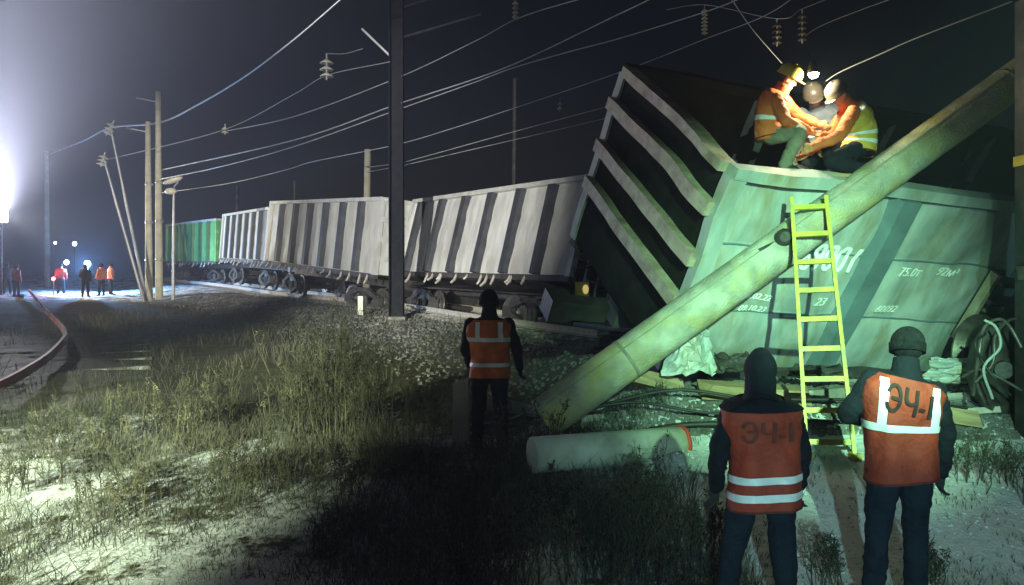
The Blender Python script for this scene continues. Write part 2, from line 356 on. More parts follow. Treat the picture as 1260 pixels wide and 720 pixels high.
def make_wagon(label, M, L, W, H, ribs, paint, group, end_ribs=(0.55, 1.2, 1.85), bogies=(), seed=1, dents=0.0, end_mat=None, latch=True, inside=False, hatch_drop=False, rib_mat='rib_dark', bulge=0.02):
    rnd = random.Random(seed)
    t = thing('freight_wagon', label, 'wagon', group=group, matrix=M)
    edges = [-L / 2 + 0.14] + list(ribs) + [L / 2 - 0.14]
    for side in (-1, 1):
        y0 = side * W / 2
        for a, bb in zip(edges[:-1], edges[1:]):
            mb = MB(); nu, nv = (26, 45) if inside and side < 0 else (6, 18); rows = []
            off = rnd.uniform(0, 50)
            for layer in (0, 1):
                for j in range(nv + 1):
                    z = H * j / nv
                    for i in range(nu + 1):
                        u = i / nu; x = a + (bb - a) * u
                        e = panel_y(z, H, bulge) * min(1, 5 * u, 5 * (1 - u)) + dents * dent(x, z, seed) * min(1, 4 * u, 4 * (1 - u))
                        rows.append((x, y0 + side * (e if layer == 0 else e - 0.03), z))
            nn = nu + 1; N1 = nn * (nv + 1); fs = []
            for j in range(nv):
                for i in range(nu):
                    q = (j * nn + i, j * nn + i + 1, (j + 1) * nn + i + 1, (j + 1) * nn + i)
                    fs.append(q if side < 0 else q[::-1]); r_ = tuple(N1 + k for k in q); fs.append(r_[::-1] if side < 0 else r_)
            mb.add(rows, fs, True)
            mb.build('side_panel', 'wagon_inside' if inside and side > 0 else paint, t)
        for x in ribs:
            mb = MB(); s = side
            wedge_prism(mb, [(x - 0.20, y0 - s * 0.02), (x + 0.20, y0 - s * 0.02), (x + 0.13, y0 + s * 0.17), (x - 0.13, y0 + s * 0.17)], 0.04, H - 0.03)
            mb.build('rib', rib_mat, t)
        MB().box((0, y0 + side * 0.03, H + 0.05), (L, 0.19, 0.13)).build('top_chord', 'chord_bright' if not inside else (paint if side < 0 else 'wagon_inside'), t)
        MB().box((0, y0 + side * 0.01, -0.06), (L, 0.16, 0.16)).build('bottom_sill', 'underframe', t)
        for e in (-1, 1):
            MB().box((e * (L / 2 - 0.07), y0 + side * 0.03, H / 2 - 0.01), (0.2, 0.16, H)).build('corner_post', paint, t)
        if latch and side < 0:
            for k, (a, bb) in enumerate(zip(edges[:-1], edges[1:])):
                for u in (0.28, 0.72):
                    x = a + (bb - a) * u; mb = MB()
                    kk = rnd.uniform(.5, 1.05); x += rnd.uniform(-.1, .1); mb.bar((x, y0 - 0.06, -0.02), (x + 0.05 * kk, y0 - 0.10 - .04 * kk, -0.26 * kk), 0.07, 0.05); mb.bar((x + 0.05 * kk, y0 - 0.10 - .04 * kk, -0.24 * kk), (x - rnd.uniform(-.08, .12), y0 - 0.17, -0.36 * kk), 0.05, 0.05)
                    mb.build('hatch_latch', 'rail_steel', t)
    for e in (-1, 1):
        x0 = e * L / 2
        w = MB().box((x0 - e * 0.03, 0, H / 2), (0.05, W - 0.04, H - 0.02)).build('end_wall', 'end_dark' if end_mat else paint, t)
        for z in end_ribs:
            MB().box((x0 + e * 0.06, 0, z), (0.12, W + 0.05, 0.17)).build('end_rib', end_mat or paint, t)
        MB().box((x0, 0, H + 0.05), (0.19, W - 0.14, 0.13)).build('end_chord', end_mat or 'chord_bright', t)
        c = MB(); c.bar((x0, 0, -0.25), (x0 + e * 0.55, 0, -0.25), 0.22, 0.26); c.box((x0 + e * 0.68, 0.03, -0.25), (0.3, 0.34, 0.32)); c.build('coupler', 'dark_steel', t)
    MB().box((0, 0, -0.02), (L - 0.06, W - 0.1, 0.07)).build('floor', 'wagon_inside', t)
    mb = MB(); mb.box((0, 0, -0.25), (L - 0.2, 0.34, 0.34)); mb.build('centre_sill', 'underframe', t)
    for k, (a, bb) in enumerate(zip(edges[:-1], edges[1:])):
        if abs((a + bb) / 2) > L / 2 - 1.2: continue
        drop = rnd.choice((0, 0, 0.35)) if hatch_drop else 0
        mb = MB(); mb.bar(((a + bb) / 2, -0.25, -0.10), ((a + bb) / 2, -W / 2 + 0.1, -0.12 - drop), bb - a - 0.12, 0.05, up=(0, 0, 1)); mb.build('floor_hatch', 'underframe', t)
    for (bx, dy, dz, yaw, roll) in bogies:
        bo = bpy.data.objects.new('bogie', None); COL.objects.link(bo); bo.parent = t
        bo.location = (bx, dy, -0.95 + dz); bo.rotation_euler = (roll, 0, yaw)
        for wx in (-0.92, 0.92):
            for wy, rz in ((-0.79, 0), (0.79, PI)): inst('wheel', WHEEL, bo, (wx, wy, 0), (0, 0, rz))
            MB().tube([(wx, -1.08, 0), (wx, 1.08, 0)], 0.085, 12).build('axle', 'dark_steel', bo)
        for s in (-1, 1):
            mb = MB(); y = s * 1.02
            mb.box((-0.92, y, 0.02), (0.34, 0.2, 0.3)); mb.box((0.92, y, 0.02), (0.34, 0.2, 0.3))
            mb.bar((-0.85, y, 0.16), (-0.3, y, 0.36), 0.16, 0.15); mb.bar((0.85, y, 0.16), (0.3, y, 0.36), 0.16, 0.15); mb.box((0, y, 0.38), (0.75, 0.16, 0.14))
            mb.bar((-0.8, y, -0.05), (-0.3, y, -0.24), 0.16, 0.13); mb.bar((0.8, y, -0.05), (0.3, y, -0.24), 0.16, 0.13); mb.box((0, y, -0.25), (0.7, 0.2, 0.12))
            for q in (-0.18, 0, 0.18): mb.tube([(q, y, -0.2), (q, y, 0.16)], 0.07, 8)
            mb.build('side_frame', 'underframe', bo)
        MB().box((0, 0, 0.26), (0.42, 2.1, 0.26)).build('bolster', 'dark_steel', bo)
    return t
G_W = 'derailed freight wagons along the track'
def frame(rv, p0, L, W, flip):
    """flip: p0 is the right near bottom corner (wagon runs to the left)"""
    Rm = rotvec(rv); o = Vector(p0) + Rm @ Vector(((-L / 2) if flip else L / 2, W / 2, 0))
    return Matrix.Translation(o) @ Rm.to_4x4()
def ribs_n(L, nseg): return [-L / 2 + L * k / nseg for k in range(1, nseg)]

# wagon tipped over on the right, towards the camera
WL4, WW4, WH4 = 10.6, 3.0, 2.5
M4 = frame((0.544, 0.161, 0.322), (1.681, 9.539, 1.122), WL4, WW4, False)
ribs4 = [-WL4 / 2 + q for q in (2.30, 4.45, 6.5, 8.4)]
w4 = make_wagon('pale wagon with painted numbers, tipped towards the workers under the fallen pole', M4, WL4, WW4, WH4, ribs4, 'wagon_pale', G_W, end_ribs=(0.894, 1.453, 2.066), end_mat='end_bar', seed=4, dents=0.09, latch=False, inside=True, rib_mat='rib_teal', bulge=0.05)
# nearest of the row behind the mast
WL3 = 10.0
M3 = frame((-0.224, 0.135, -0.99), (1.473, 19.953, 2.085), WL3, 3.0, True)
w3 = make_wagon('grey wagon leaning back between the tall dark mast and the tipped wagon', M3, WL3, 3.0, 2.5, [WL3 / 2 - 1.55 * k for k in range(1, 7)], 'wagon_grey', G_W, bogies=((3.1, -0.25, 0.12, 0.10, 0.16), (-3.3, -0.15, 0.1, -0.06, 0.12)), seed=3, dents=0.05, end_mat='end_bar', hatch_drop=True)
M2 = Matrix.Translation((0, 0, CAMZ)) @ Matrix.Scale(1.03, 4) @ Matrix.Translation((0, 0, -CAMZ)) @ frame((-0.058, 0.094, -0.93), (-4.548, 27.199, 2.113), 10.5, 3.0, True)
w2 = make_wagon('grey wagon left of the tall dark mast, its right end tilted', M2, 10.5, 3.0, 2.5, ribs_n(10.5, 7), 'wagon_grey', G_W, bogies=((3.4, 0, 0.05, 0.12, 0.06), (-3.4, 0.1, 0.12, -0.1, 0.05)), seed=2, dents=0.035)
def two_point(p0, p1, roll, L):
    p0, p1 = Vector(p0), Vector(p1); x = (p0 - p1).normalized(); y = Vector((0, 0, 1)).cross(x).normalized(); z = x.cross(y)
    Rm = Matrix((x, y, z)).transposed() @ Matrix.Rotation(roll, 3, 'X')
    return Matrix.Translation((p0 + p1) / 2 + Rm @ Vector((0, 1.5, 0))) @ Rm.to_4x4()
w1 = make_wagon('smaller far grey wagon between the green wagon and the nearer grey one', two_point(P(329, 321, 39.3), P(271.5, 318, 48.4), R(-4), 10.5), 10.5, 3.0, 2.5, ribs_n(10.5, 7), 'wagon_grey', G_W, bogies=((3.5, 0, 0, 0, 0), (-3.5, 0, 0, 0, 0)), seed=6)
w0 = make_wagon('green wagon at the far end of the row behind the lamp post', two_point(P(268, 322, 50.0), P(204, 322, 58.4), R(-1), 10.5), 10.5, 3.0, 2.55, ribs_n(10.5, 7), 'wagon_green', G_W, bogies=((3.5, 0, 0, 0, 0), (-3.5, 0, 0, 0, 0)), seed=5, rib_mat='rib_green')
# extra pieces on the leaning wagon's near end: climbing ladder and bent bars
mb = MB()
for y in (-1.25, -0.85): mb.bar((WL3 / 2 + 0.2, y, -0.35), (WL3 / 2 + 0.2, y, 2.4), 0.05, 0.05)
for z in (0, 0.4, 0.8, 1.2, 1.6, 2.0): mb.bar((WL3 / 2 + 0.2, -1.25, z), (WL3 / 2 + 0.2, -0.85, z), 0.035, 0.035)
mb.build('end_ladder', 'chord_bright', w3)
mb = MB(); mb.bar((WL3 / 2 + 0.22, -0.45, -0.5), (WL3 / 2 + 0.22, -0.2, 2.2), 0.1, 0.06); mb.build('brace', 'chord_bright', w3)
mb = MB(); mb.bar((WL3 / 2 + 0.2, 0.35, -0.4), (WL3 / 2 + 0.35, 0.9, 1.1), 0.12, 0.06); mb.build('brace', 'end_bar', w3)

# ------------------------------------------------------------------ painted letters
def text_mesh(body, size, shear=0.0, width=0.0, sub=1):
    cu = bpy.data.curves.new('lettering', 'FONT'); cu.body = body; cu.size = size; cu.shear = shear; cu.align_x = 'CENTER'; cu.align_y = 'CENTER'; cu.offset = width
    o = bpy.data.objects.new('lettering', cu); COL.objects.link(o); dg = bpy.context.evaluated_depsgraph_get(); dg.update()
    me = bpy.data.meshes.new_from_object(o.evaluated_get(dg)); bpy.data.objects.remove(o)
    bm = bmesh.new(); bm.from_mesh(me); bmesh.ops.triangulate(bm, faces=bm.faces)
    for _ in range(sub):
        long = [e for e in bm.edges if e.calc_length() > size * 0.12]
        bmesh.ops.subdivide_edges(bm, edges=long, cuts=1); bmesh.ops.triangulate(bm, faces=[f for f in bm.faces if len(f.verts) > 3])
    vs = [tuple(v.co) for v in bm.verts]; bm.verts.index_update(); fs = [tuple(v.index for v in f.verts) for f in bm.faces]; bm.free(); return vs, fs
def wagon_text(parent, body, lx, lz, size, shear=0.28, rot=0.0, L=WL4, W=WW4, H=WH4, width=0.0, sx=1.0):
    vs, fs = text_mesh(body, size, shear, width); c, s = math.cos(rot), math.sin(rot); out = []; n0 = len(vs); f0 = list(fs)
    vs = [(x + dx * size, y, k) for k, dx in enumerate((-.025, 0, .025)) for x, y, _ in vs]; fs = [tuple(q + n0 * k for q in f) for k in range(3) for f in f0]
    for x, y, li in vs:
        x *= sx
        X_, Z_ = lx + c * x - s * y, lz + s * x + c * y
        out.append((-L / 2 + X_, -W / 2 - 0.016 - 0.0012 * li - max(0.0, panel_y(Z_, H, 0.05)) - 0.09 * dent(-L / 2 + X_, Z_, 4), Z_))
    return MB().add(out, fs).build('painted_lettering', 'paint_white', parent)
wagon_text(w4, '-69001', 1.60, 1.60, 0.46, sx=0.70)
wagon_text(w4, 'н', 2.18, 1.86, 0.15)
wagon_text(w4, '75.0т', 2.92, 1.52, 0.165, rot=-0.02)
wagon_text(w4, '92м³', 3.52, 1.55, 0.165, rot=-0.02)
wagon_text(w4, '60092', 2.86, 0.98, 0.15)
wagon_text(w4, 'ДР', 0.90, 1.20, 0.11)
wagon_text(w4, '03.02.22', 0.92, 1.04, 0.11)
wagon_text(w4, '09.10.23', 0.92, 0.88, 0.11)
wagon_text(w4, '23', 1.78, 1.05, 0.16)
for a_, b_ in zip([-WL4 / 2 + .14] + ribs4, ribs4 + [WL4 / 2 - .14]):
    for zq in (WH4 / 3, 2 * WH4 / 3):
        pts = [(x, -WW4 / 2 - 0.004 - 0.09 * dent(x, zq, 4) * min(1, 4 * (x - a_) / (b_ - a_), 4 * (b_ - x) / (b_ - a_)), zq) for x in np.linspace(a_ + .01, b_ - .01, 28)]
        MB().tube(pts, [0.011 + 0.004 * random.random() for _ in pts], 6).build('weld_seam', 'rib_teal', w4)
# slatted step box on the tipped wagon's side
mb = MB(); bx0 = -WL4 / 2 + 4.05
sb = bpy.data.objects.new('step_frame', None); COL.objects.link(sb); sb.parent = w4; sb.location = (bx0, -WW4 / 2 - 0.2, 0.75)
MB().box((0, 0, 0.45), (0.06, 0.12, 1.0)).build('upright', 'end_bar', sb); MB().box((0.95, 0, 0.45), (0.06, 0.12, 1.0)).build('upright', 'dark_steel', sb)
for k in range(4): MB().box((0.48, -0.02, 0.05 + 0.27 * k), (0.9, 0.22, 0.06)).build('slat', 'dark_steel', sb)
MB().box((0.48, 0.1, 0.45), (0.92, 0.03, 1.0)).build('back_plate', 'dark_steel', sb)

# the crash buckled the tipped wagon, most of all its upper left corner
bpy.context.view_layer.update()
for ch in [c for c in w4.children if c.type == 'MESH']:
    me = ch.data
    if ch.name.split('.')[0] not in ('side_panel', 'painted_lettering', 'weld_seam'):
        bm = bmesh.new(); bm.from_mesh(me)
        for _ in range(5):
            long = [e for e in bm.edges if e.calc_length() > 0.30]
            if long: bmesh.ops.subdivide_edges(bm, edges=long, cuts=1, use_grid_fill=True)
        bm.to_mesh(me); bm.free()
    V_ = np.empty(len(me.vertices) * 3); me.vertices.foreach_get('co', V_); V_ = V_.reshape(-1, 3)
    gq = np.exp(-(((V_[:, 0] + WL4 / 2 - 0.25) / 0.75) ** 2 + ((V_[:, 2] - WH4) / 0.7) ** 2 + ((V_[:, 1] + WW4 / 2) / 0.9) ** 2))
    ge = np.exp(-((V_[:, 0] + WL4 / 2) / 0.5) ** 2)
    nv_ = np.stack([fbm(V_ * np.array([.9, .8, .9]) + o_, 3) for o_ in (2.0, 7.0, 13.0)], -1)
    D_ = nv_ * (0.035 + 0.08 * gq + 0.012 * ge)[:, None] + gq[:, None] * np.array([0.02, 0.07, -0.05])
    me.vertices.foreach_set('co', (V_ + D_).ravel()); me.update()
# ------------------------------------------------------------------ track
def rail_mesh(path, mat, name, label, cat='rail', group=None, h=0.18, up=Vector((0, 0, 1)), parent=None):
    prof = [(-0.075, 0), (0.075, 0), (0.075, 0.012), (0.012, 0.035), (0.010, 0.13), (0.037, 0.145), (0.035, 0.178), (-0.035, 0.178), (-0.037, 0.145), (-0.010, 0.13), (-0.012, 0.035), (-0.075, 0.012)]
    sc = h / 0.178; k = len(prof); mb = MB(); vs = []
    pts = [Vector(p) for p in path]
    for i, p in enumerate(pts):
        t = (pts[min(i + 1, len(pts) - 1)] - pts[max(i - 1, 0)]).normalized(); x = t.cross(up).normalized(); u = x.cross(t)
        vs += [p + x * a * sc + u * bb * sc for a, bb in prof]
    fs = [(i * k + j, i * k + (j + 1) % k, (i + 1) * k + (j + 1) % k, (i + 1) * k + j) for i in range(len(pts) - 1) for j in range(k)]
    mb.add(vs, fs); mb.add(vs[:k], [tuple(range(k))]); mb.add(vs[-k:], [tuple(range(k))[::-1]])
    o = mb.build(name, mat, parent, origin=None if parent else pts[0])
    if not parent: tag(o, label, cat, group)
    return o
near = smooth_path([Vector((p.x, p.y, float(track_z(p.y)) - 0.17)) for p in NEAR_RAIL], 6)
far = [Vector((p.x + 0.854 * 1.52, p.y + 0.52 * 1.52, p.z)) for p in near]
rail_mesh(near, 'rail_steel', 'track_rail', 'long pale steel rail running in front of the row of wagons', 'rail')
rail_mesh(far, 'rail_steel', 'track_rail', 'far steel rail beneath the wheels of the row of wagons', 'rail')
SLP = MB(); SLP.add([(-1.35, -0.13, 0), (1.35, -0.13, 0), (1.35, 0.13, 0), (-1.35, 0.13, 0), (-1.32, -0.10, 0.16), (-0.5, -0.10, 0.13), (0.5, -0.10, 0.13), (1.32, -0.10, 0.16), (-1.32, 0.10, 0.16), (-0.5, 0.10, 0.13), (0.5, 0.10, 0.13), (1.32, 0.10, 0.16)],
    [(0, 3, 2, 1), (0, 1, 7, 6, 5, 4), (3, 8, 9, 10, 11, 2), (0, 4, 8, 3), (1, 2, 11, 7), (4, 5, 9, 8), (5, 6, 10, 9), (6, 7, 11, 10)])
SLEEPER = SLP.mesh('sleeper'); SLEEPER.materials.append(MATS['sleeper'])
dist = 0.0; nxt = 0.1
for a, bb in zip(near[:-1], near[1:]):
    seg = (bb - a).length
    while nxt < dist + seg and bb.y < 52:
        q = a.lerp(bb, (nxt - dist) / seg); o = bpy.data.objects.new('sleeper', SLEEPER); COL.objects.link(o)
        o.location = (q.x + 0.854 * 0.76, q.y + 0.52 * 0.76, q.z - 0.162); o.rotation_euler = (random.uniform(-.02, .02), 0, math.atan2(0.52, 0.854) + random.uniform(-.03, .03))
        tag(o, 'snow dusted concrete sleeper under the rails below the wagon row', 'sleeper', 'sleepers under the wagon row')
        nxt += 0.62
    dist += seg
# bent rail at the left, with its loose sleepers
bent = [(-30, 492), (0, 479), (32, 462), (58, 440), (76, 418), (81, 402), (74, 386), (60, 372), (47, 360), (36, 352)]
bd = [12.0, 12.6, 13.8, 15.6, 18.2, 20.5, 24, 29, 36, 46]
bp_ = []
for (px, py), d in zip(bent, bd):
    q = P(px, py, d); bp_.append(Vector((q.x, q.y, gz(q.x, q.y) + 0.16)))
bp_ = smooth_path(bp_, 8)
rail_mesh(bp_, 'rail_red_lit', 'bent_rail', 'reddish rail bent into a curve at the left edge', 'rail', h=0.14)
k = 0
for i in range(8, len(bp_) - 26, 4):
    q = bp_[i]; t = bp_[i + 1] - q; o = bpy.data.objects.new('sleeper', SLEEPER); COL.objects.link(o)
    ang = math.atan2(t.x, -t.y) ; nrm = Vector((t.y, -t.x, 0)).normalized()
    o.location = (q.x + nrm.x * 0.5, q.y + nrm.y * 0.5, q.z - 0.33); o.rotation_euler = (random.uniform(-.04, .04), random.uniform(-.03, .03), math.atan2(nrm.y, nrm.x) + random.uniform(-.08, .08))
    tag(o, 'half buried sleeper beside the bent reddish rail', 'sleeper', 'sleepers beside the bent rail')
    k += 1

# ------------------------------------------------------------------ masts and poles
def pole(name, label, base, top, r0, r1, mat, cat='pole', group=None, seg=14, extra=None):
    base, top = Vector(base), Vector(top)
    mb = MB(); n_ = 9; pts = [base.lerp(top, k / (n_ - 1)) for k in range(n_)]
    mb.tube(pts, [r0 + (r1 - r0) * k / (n_ - 1) for k in range(n_)], seg)
    if extra: mb.build('shaft', mat, extra, origin=extra.location); return extra
    return tag(mb.build(name, mat, None, origin=base), label, cat, group)
def sunk(p, dz=0.4): return Vector((p.x, p.y, gz(p.x, p.y) - dz))
# the tall dark steel mast in front of the wagons
q = P(488, 385, 24.5); b0 = sunk(q)
mast = thing('steel_mast', 'tall dark steel mast standing in front of the grey wagons', 'mast', b0)
Lm = 13.5
mb = MB()
for s in (-1, 1): mb.box((s * 0.20, 0, Lm / 2), (0.028, 0.40, Lm))
mb.box((0, 0, Lm / 2), (0.38, 0.03, Lm)); mb.build('shaft', 'mast_steel', mast)
MB().box((0, 0, 0.3), (0.6, 0.6, 0.36)).build('footing', 'sleeper', mast)
for z in (8.9, 9.8): MB().bar((0.22, 0, z), (2.6, -1.2, z + 0.3), 0.06, 0.06).build('bracket_arm', 'dark_steel', mast)
mb = MB(); mb.bar((-0.22, 0, 8.35), (-1.05, 0, 9.15), 0.06, 0.06); mb.build('stay', 'wire', mast)
# twin concrete masts
for (px, top, d, lab) in ((196, 113, 42.0, 'taller right one of the twin pale concrete masts'), (183.5, 150, 42.6, 'shorter left one of the twin pale concrete masts')):
    q = P(px, 355, d); tp = P(px - 1.5, top, d)
    t = thing('concrete_mast', lab, 'mast', sunk(q), 'twin concrete masts')
    pole('', '', sunk(q), tp, 0.20, 0.13, 'concrete_mast', extra=t)
    for z in (2.4, 4.4, 6.4):
        MB().lathe([(0.19, z), (0.205, z), (0.205, z + 0.12), (0.19, z + 0.12)], None, 14).build('clamp_band', 'wire', t)
    h0 = tp.z - sunk(q).z
    mb = MB(); mb.bar((0, 0, h0 - 0.55), (-1.1, -0.2, h0 - 0.25 - 0.1), 0.06, 0.06); mb.build('bracket', 'wire', t)
q = P(58.5, 345, 58); tag(pole('concrete_mast', '', sunk(q), P(57, 186, 58), 0.20, 0.14, 'concrete_mast'), 'lone hazy mast at the far left near the floodlight', 'mast')
for (px, top, bot, d, r, mt, lab) in ((450.5, 184, 330, 37, 0.17, 'concrete_mast', 'yellowish mast rising behind the middle grey wagon'), (632, 97, 330, 40, 0.14, 'dark_steel', 'thin dark mast rising behind the leaning grey wagon'), (290, 229, 330, 62, 0.2, 'dark_steel', 'faint mast behind the smaller far grey wagon'), (360.5, 222, 330, 60, 0.18, 'dark_steel', 'faint short mast just left of the yellowish mast')):
    q = P(px, bot, d); tag(pole('concrete_mast' if mt != 'dark_steel' else 'steel_mast', '', sunk(q), P(px + 2, top, d), r, r * 0.85, mt), lab, 'mast')
# broken crossed poles leaning against the twin masts
for (a, bb, d0, d1, lab) in (((181, 345), (136, 157), 41.0, 39.0, 'long snapped support leaning left of the twin masts'), ((178, 338), (128, 196), 40.4, 39.4, 'shorter snapped support crossing the long leaning one')):
    g = P(a[0], a[1], d0); g.z = gz(g.x, g.y) - 0.1
    tag(pole('broken_support', '', g, P(bb[0], bb[1], d1), 0.075, 0.05, 'wire', seg=8), lab, 'support', 'snapped supports')
# fallen concrete pole
fp0, fp1 = P(668, 516, 8.35), P(1330, 40, 8.95)
fall = thing('fallen_pole', 'thick concrete pole fallen diagonally across the tipped wagon', 'pole', fp0)
n_ = 170; mb = MB(); pts = [fp0.lerp(fp1, k / n_) for k in range(n_ + 1)]
mb.tube(pts, [0.222 - 0.03 * k / n_ for k in range(n_ + 1)], 44)
V_ = np.array(mb.v); tq = np.clip((V_ - np.array(fp0)) @ np.array((fp1 - fp0).normalized()), 0, (fp1 - fp0).length); cc = np.array(fp0) + tq[:, None] * np.array((fp1 - fp0).normalized()); rv = V_ - cc
chip = np.clip(fbm(V_ * 4.2 + 3.3, 3) - 0.42, 0, 1) * 0.16
V_ = cc + rv * (1 + 0.03 * fbm(V_ * 7, 4) - chip)[:, None]; mb.v = [tuple(v) for v in V_]
mb.build('shaft', 'concrete', fall, origin=fp0)
ax = (fp1 - fp0).normalized(); Rz = ax.to_track_quat('Z', 'Y').to_matrix().to_4x4()
for k in (1.05, 6.2): MB().lathe([(0.20, 0), (0.226 - .004 * k, 0), (0.226 - .004 * k, 0.035), (0.20, 0.035)], Matrix.Translation(ax * k) @ Rz, 28).build('joint_ring', 'concrete_dark', fall)
sd_ = (ax.cross(Vector((0, 0, 1)))).normalized(); sd_ = (sd_ * 0.75 + ax.cross(sd_) * -0.66).normalized()
if sd_.y > 0: sd_ = -sd_
MB().bar(sd_ * 0.2205 + ax * 0.1, sd_ * 0.193 + ax * 7.6, 0.014, 0.010, up=sd_).build('casting_seam', 'concrete_dark', fall)
mb = MB(); hk = ax * 3.05 + Vector((0, -0.15, 0.12))
mb.lathe([(0.05, 0), (0.09, 0.02), (0.09, 0.1), (0.05, 0.12)], Matrix.Translation(hk) @ Matrix.Rotation(R(80), 4, 'X'), 14); mb.bar(hk, hk + Vector((-0.25, -0.03, -0.12)), 0.03, 0.03); mb.build('hook_bolt', 'dark_steel', fall)

# lamp post by the green wagon
q = P(213, 357, 40.5); lb = sunk(q, 0.2)
lp = thing('lamp_post', 'thin lamp post with a drooping lamp head before the green wagon', 'lamp post', lb)
tp = P(214, 238, 40.5) - lb
MB().tube([(0, 0, 0), (tp.x, tp.y, tp.z)], [0.075, 0.05], 10).build('post', 'wire', lp)
mb = MB(); mb.tube([tp, tp + Vector((0.05, -0.05, 0.35)), tp + Vector((0.3, -0.2, 0.55))], 0.035, 8); mb.build('arm', 'wire', lp)
MB().ell(tp + Vector((0.05, -0.25, 0.62)), (0.52, 0.22, 0.14), Matrix.Rotation(R(-18), 3, 'Y')).build('lamp_head', 'insulator', lp)
MB().ell(tp + Vector((-0.12, -0.1, 0.1)), (0.3, 0.18, 0.17)).build('loudspeaker', 'insulator', lp)

# ------------------------------------------------------------------ overhead wires and insulators
def wire(label, pts, r=0.018, mat='wire'):
    w = [P(*p) for p in pts]; path = smooth_path(w, 7)
    rr = [r * max(0.45, p.y / 26) for p in path]
    o = MB().tube(path, rr, 6).build('overhead_wire', mat, None, origin=path[0]); tag(o, label, 'wire', 'overhead wires'); return o
wire('thick bright wire sweeping from the twin masts up to the top edge', [(58, 190, 58), (100, 174, 50), (137, 157, 44), (196, 151, 42), (245, 128, 36), (300, 95, 30), (360, 50, 24), (432, -12, 19)], 0.030)
wire('faint wire rising past the stack of three pale insulators', [(128, 197, 39.4), (155, 191, 40), (275, 160, 37), (360, 117, 30), (402, 93, 27), (480, 76, 24)], 0.014)
wire('wire passing behind the tall mast and leaving the top edge furthest left', [(275, 162, 37), (360, 144, 31), (484, 98, 25), (582, 52, 20), (639, 22, 18), (730, -6, 15)], 0.017)
wire('wire meeting another in a bright crossing right of the mast', [(200, 209, 42), (360, 173, 31), (484, 130, 25), (582, 98, 20), (646, 73, 18), (746, 25, 15), (815, -8, 13)], 0.022)
wire('wire just below the bright crossing, rising to the right', [(195, 221, 42), (268, 206, 37), (360, 181, 31), (484, 137, 25), (582, 102, 20.5), (630, 84, 18.4), (703, 63, 16), (760, 48, 14.5), (870, 14, 12), (925, -8, 11)], 0.018)
wire('long wire passing above the leaning wagon to the tipped wagon', [(195, 238, 42), (280, 226, 38), (352, 209, 33), (385, 199, 31), (484, 179, 25), (560, 157, 22), (633, 133, 19), (760, 90, 15), (868, 48, 12.5), (940, 20, 11.2), (990, -12, 10.4)], 0.014)
wire('upper of the two close wires above the leaning wagon', [(451, 206, 37), (476, 203, 29), (503, 198, 25), (633, 162, 20), (748, 131, 16.5), (830, 108, 14.5)], 0.013)
wire('lower of the two close wires above the leaning wagon', [(451, 212, 37), (476, 207.5, 29), (503, 202, 25), (633, 172, 20), (748, 145, 16.5), (830, 124, 14.5)], 0.011)
wire('pale wire running from the work lamp up to the right corner', [(1016, 100, 9.7), (1035, 88, 9.6), (1080, 68, 9.4), (1130, 46, 9.2), (1245, 2, 8.8)], 0.018)
wire('steep wire dropping from the top edge to the helmeted worker', [(893, -12, 9.6), (925, 35, 9.6), (962, 78, 9.7)], 0.013)
wire('thin wire near the top edge right of the hanging insulators', [(987, 47, 9.9), (1010, 32, 10.2), (1060, 12, 10.2), (1110, -6, 10)], 0.011)
pmat('insulator_dim', (0.10, 0.075, 0.05), (0.06, 0.045, 0.03), 10, 0.35)  # insulator colour darkened to dim the two strings near the work lamp
wire('thin dark wire holding the insulator strings above the workers', [(820, 12, 13.2), (867, 6, 12.2), (956, 23, 9.7), (987, 11, 9.9), (1045, -12, 10)], 0.010)
wire('short wire from the mast stay to the three pale insulators', [(446, 60, 24.6), (424, 66, 26), (402, 66, 27)], 0.012)
def insul(label, p, r, n_, pitch, tilt=0.0, mat='insulator'):
    p = Vector(p); t = thing('insulator_string', label, 'insulator', p, 'insulators')
    M_ = Matrix.Rotation(tilt, 4, 'Y')
    for k in range(n_):
        MB().lathe([(r * 0.2, 0), (r * 0.95, -pitch * 0.55), (r, -pitch * 0.45), (r * 0.45, -pitch * 0.05), (r * 0.2, pitch * 0.15)], M_ @ Matrix.Translation((0, 0, -k * pitch)), 14).build('disc', mat, t)
    MB().tube([M_ @ Vector((0, 0, pitch)), M_ @ Vector((0, 0, -n_ * pitch))], r * 0.16, 6).build('rod', 'wire', t)
insul('stack of three pale insulator discs left of the mast', P(402, 74, 27), 0.23, 3, 0.22)
insul('small insulator where two wires part near the twin masts', P(277, 157, 37), 0.16, 2, 0.16)
insul('insulator string hanging at the top edge above the leaning wagon', P(634, 2, 18), 0.07, 4, 0.10)
insul('insulator string hanging by the top edge left of the helmeted worker', P(867, 12, 12.2), 0.05, 7, 0.055)
insul('insulator string hanging just above the yellow helmet', P(956, 30, 9.7), 0.055, 4, 0.065, mat='insulator_dim')
insul('insulator string hanging above the work lamp', P(987, 18, 9.9), 0.05, 5, 0.07, mat='insulator_dim')
insul('pale insulator at the top of the long snapped support', P(138, 153, 39), 0.24, 3, 0.2, 0.5)
insul('pale insulator at the top of the shorter snapped support', P(128, 192, 39.4), 0.24, 3, 0.18, 0.3)
insul('tiny insulator on the close wires above the leaning wagon', P(689, 126, 18.3), 0.06, 2, 0.1)

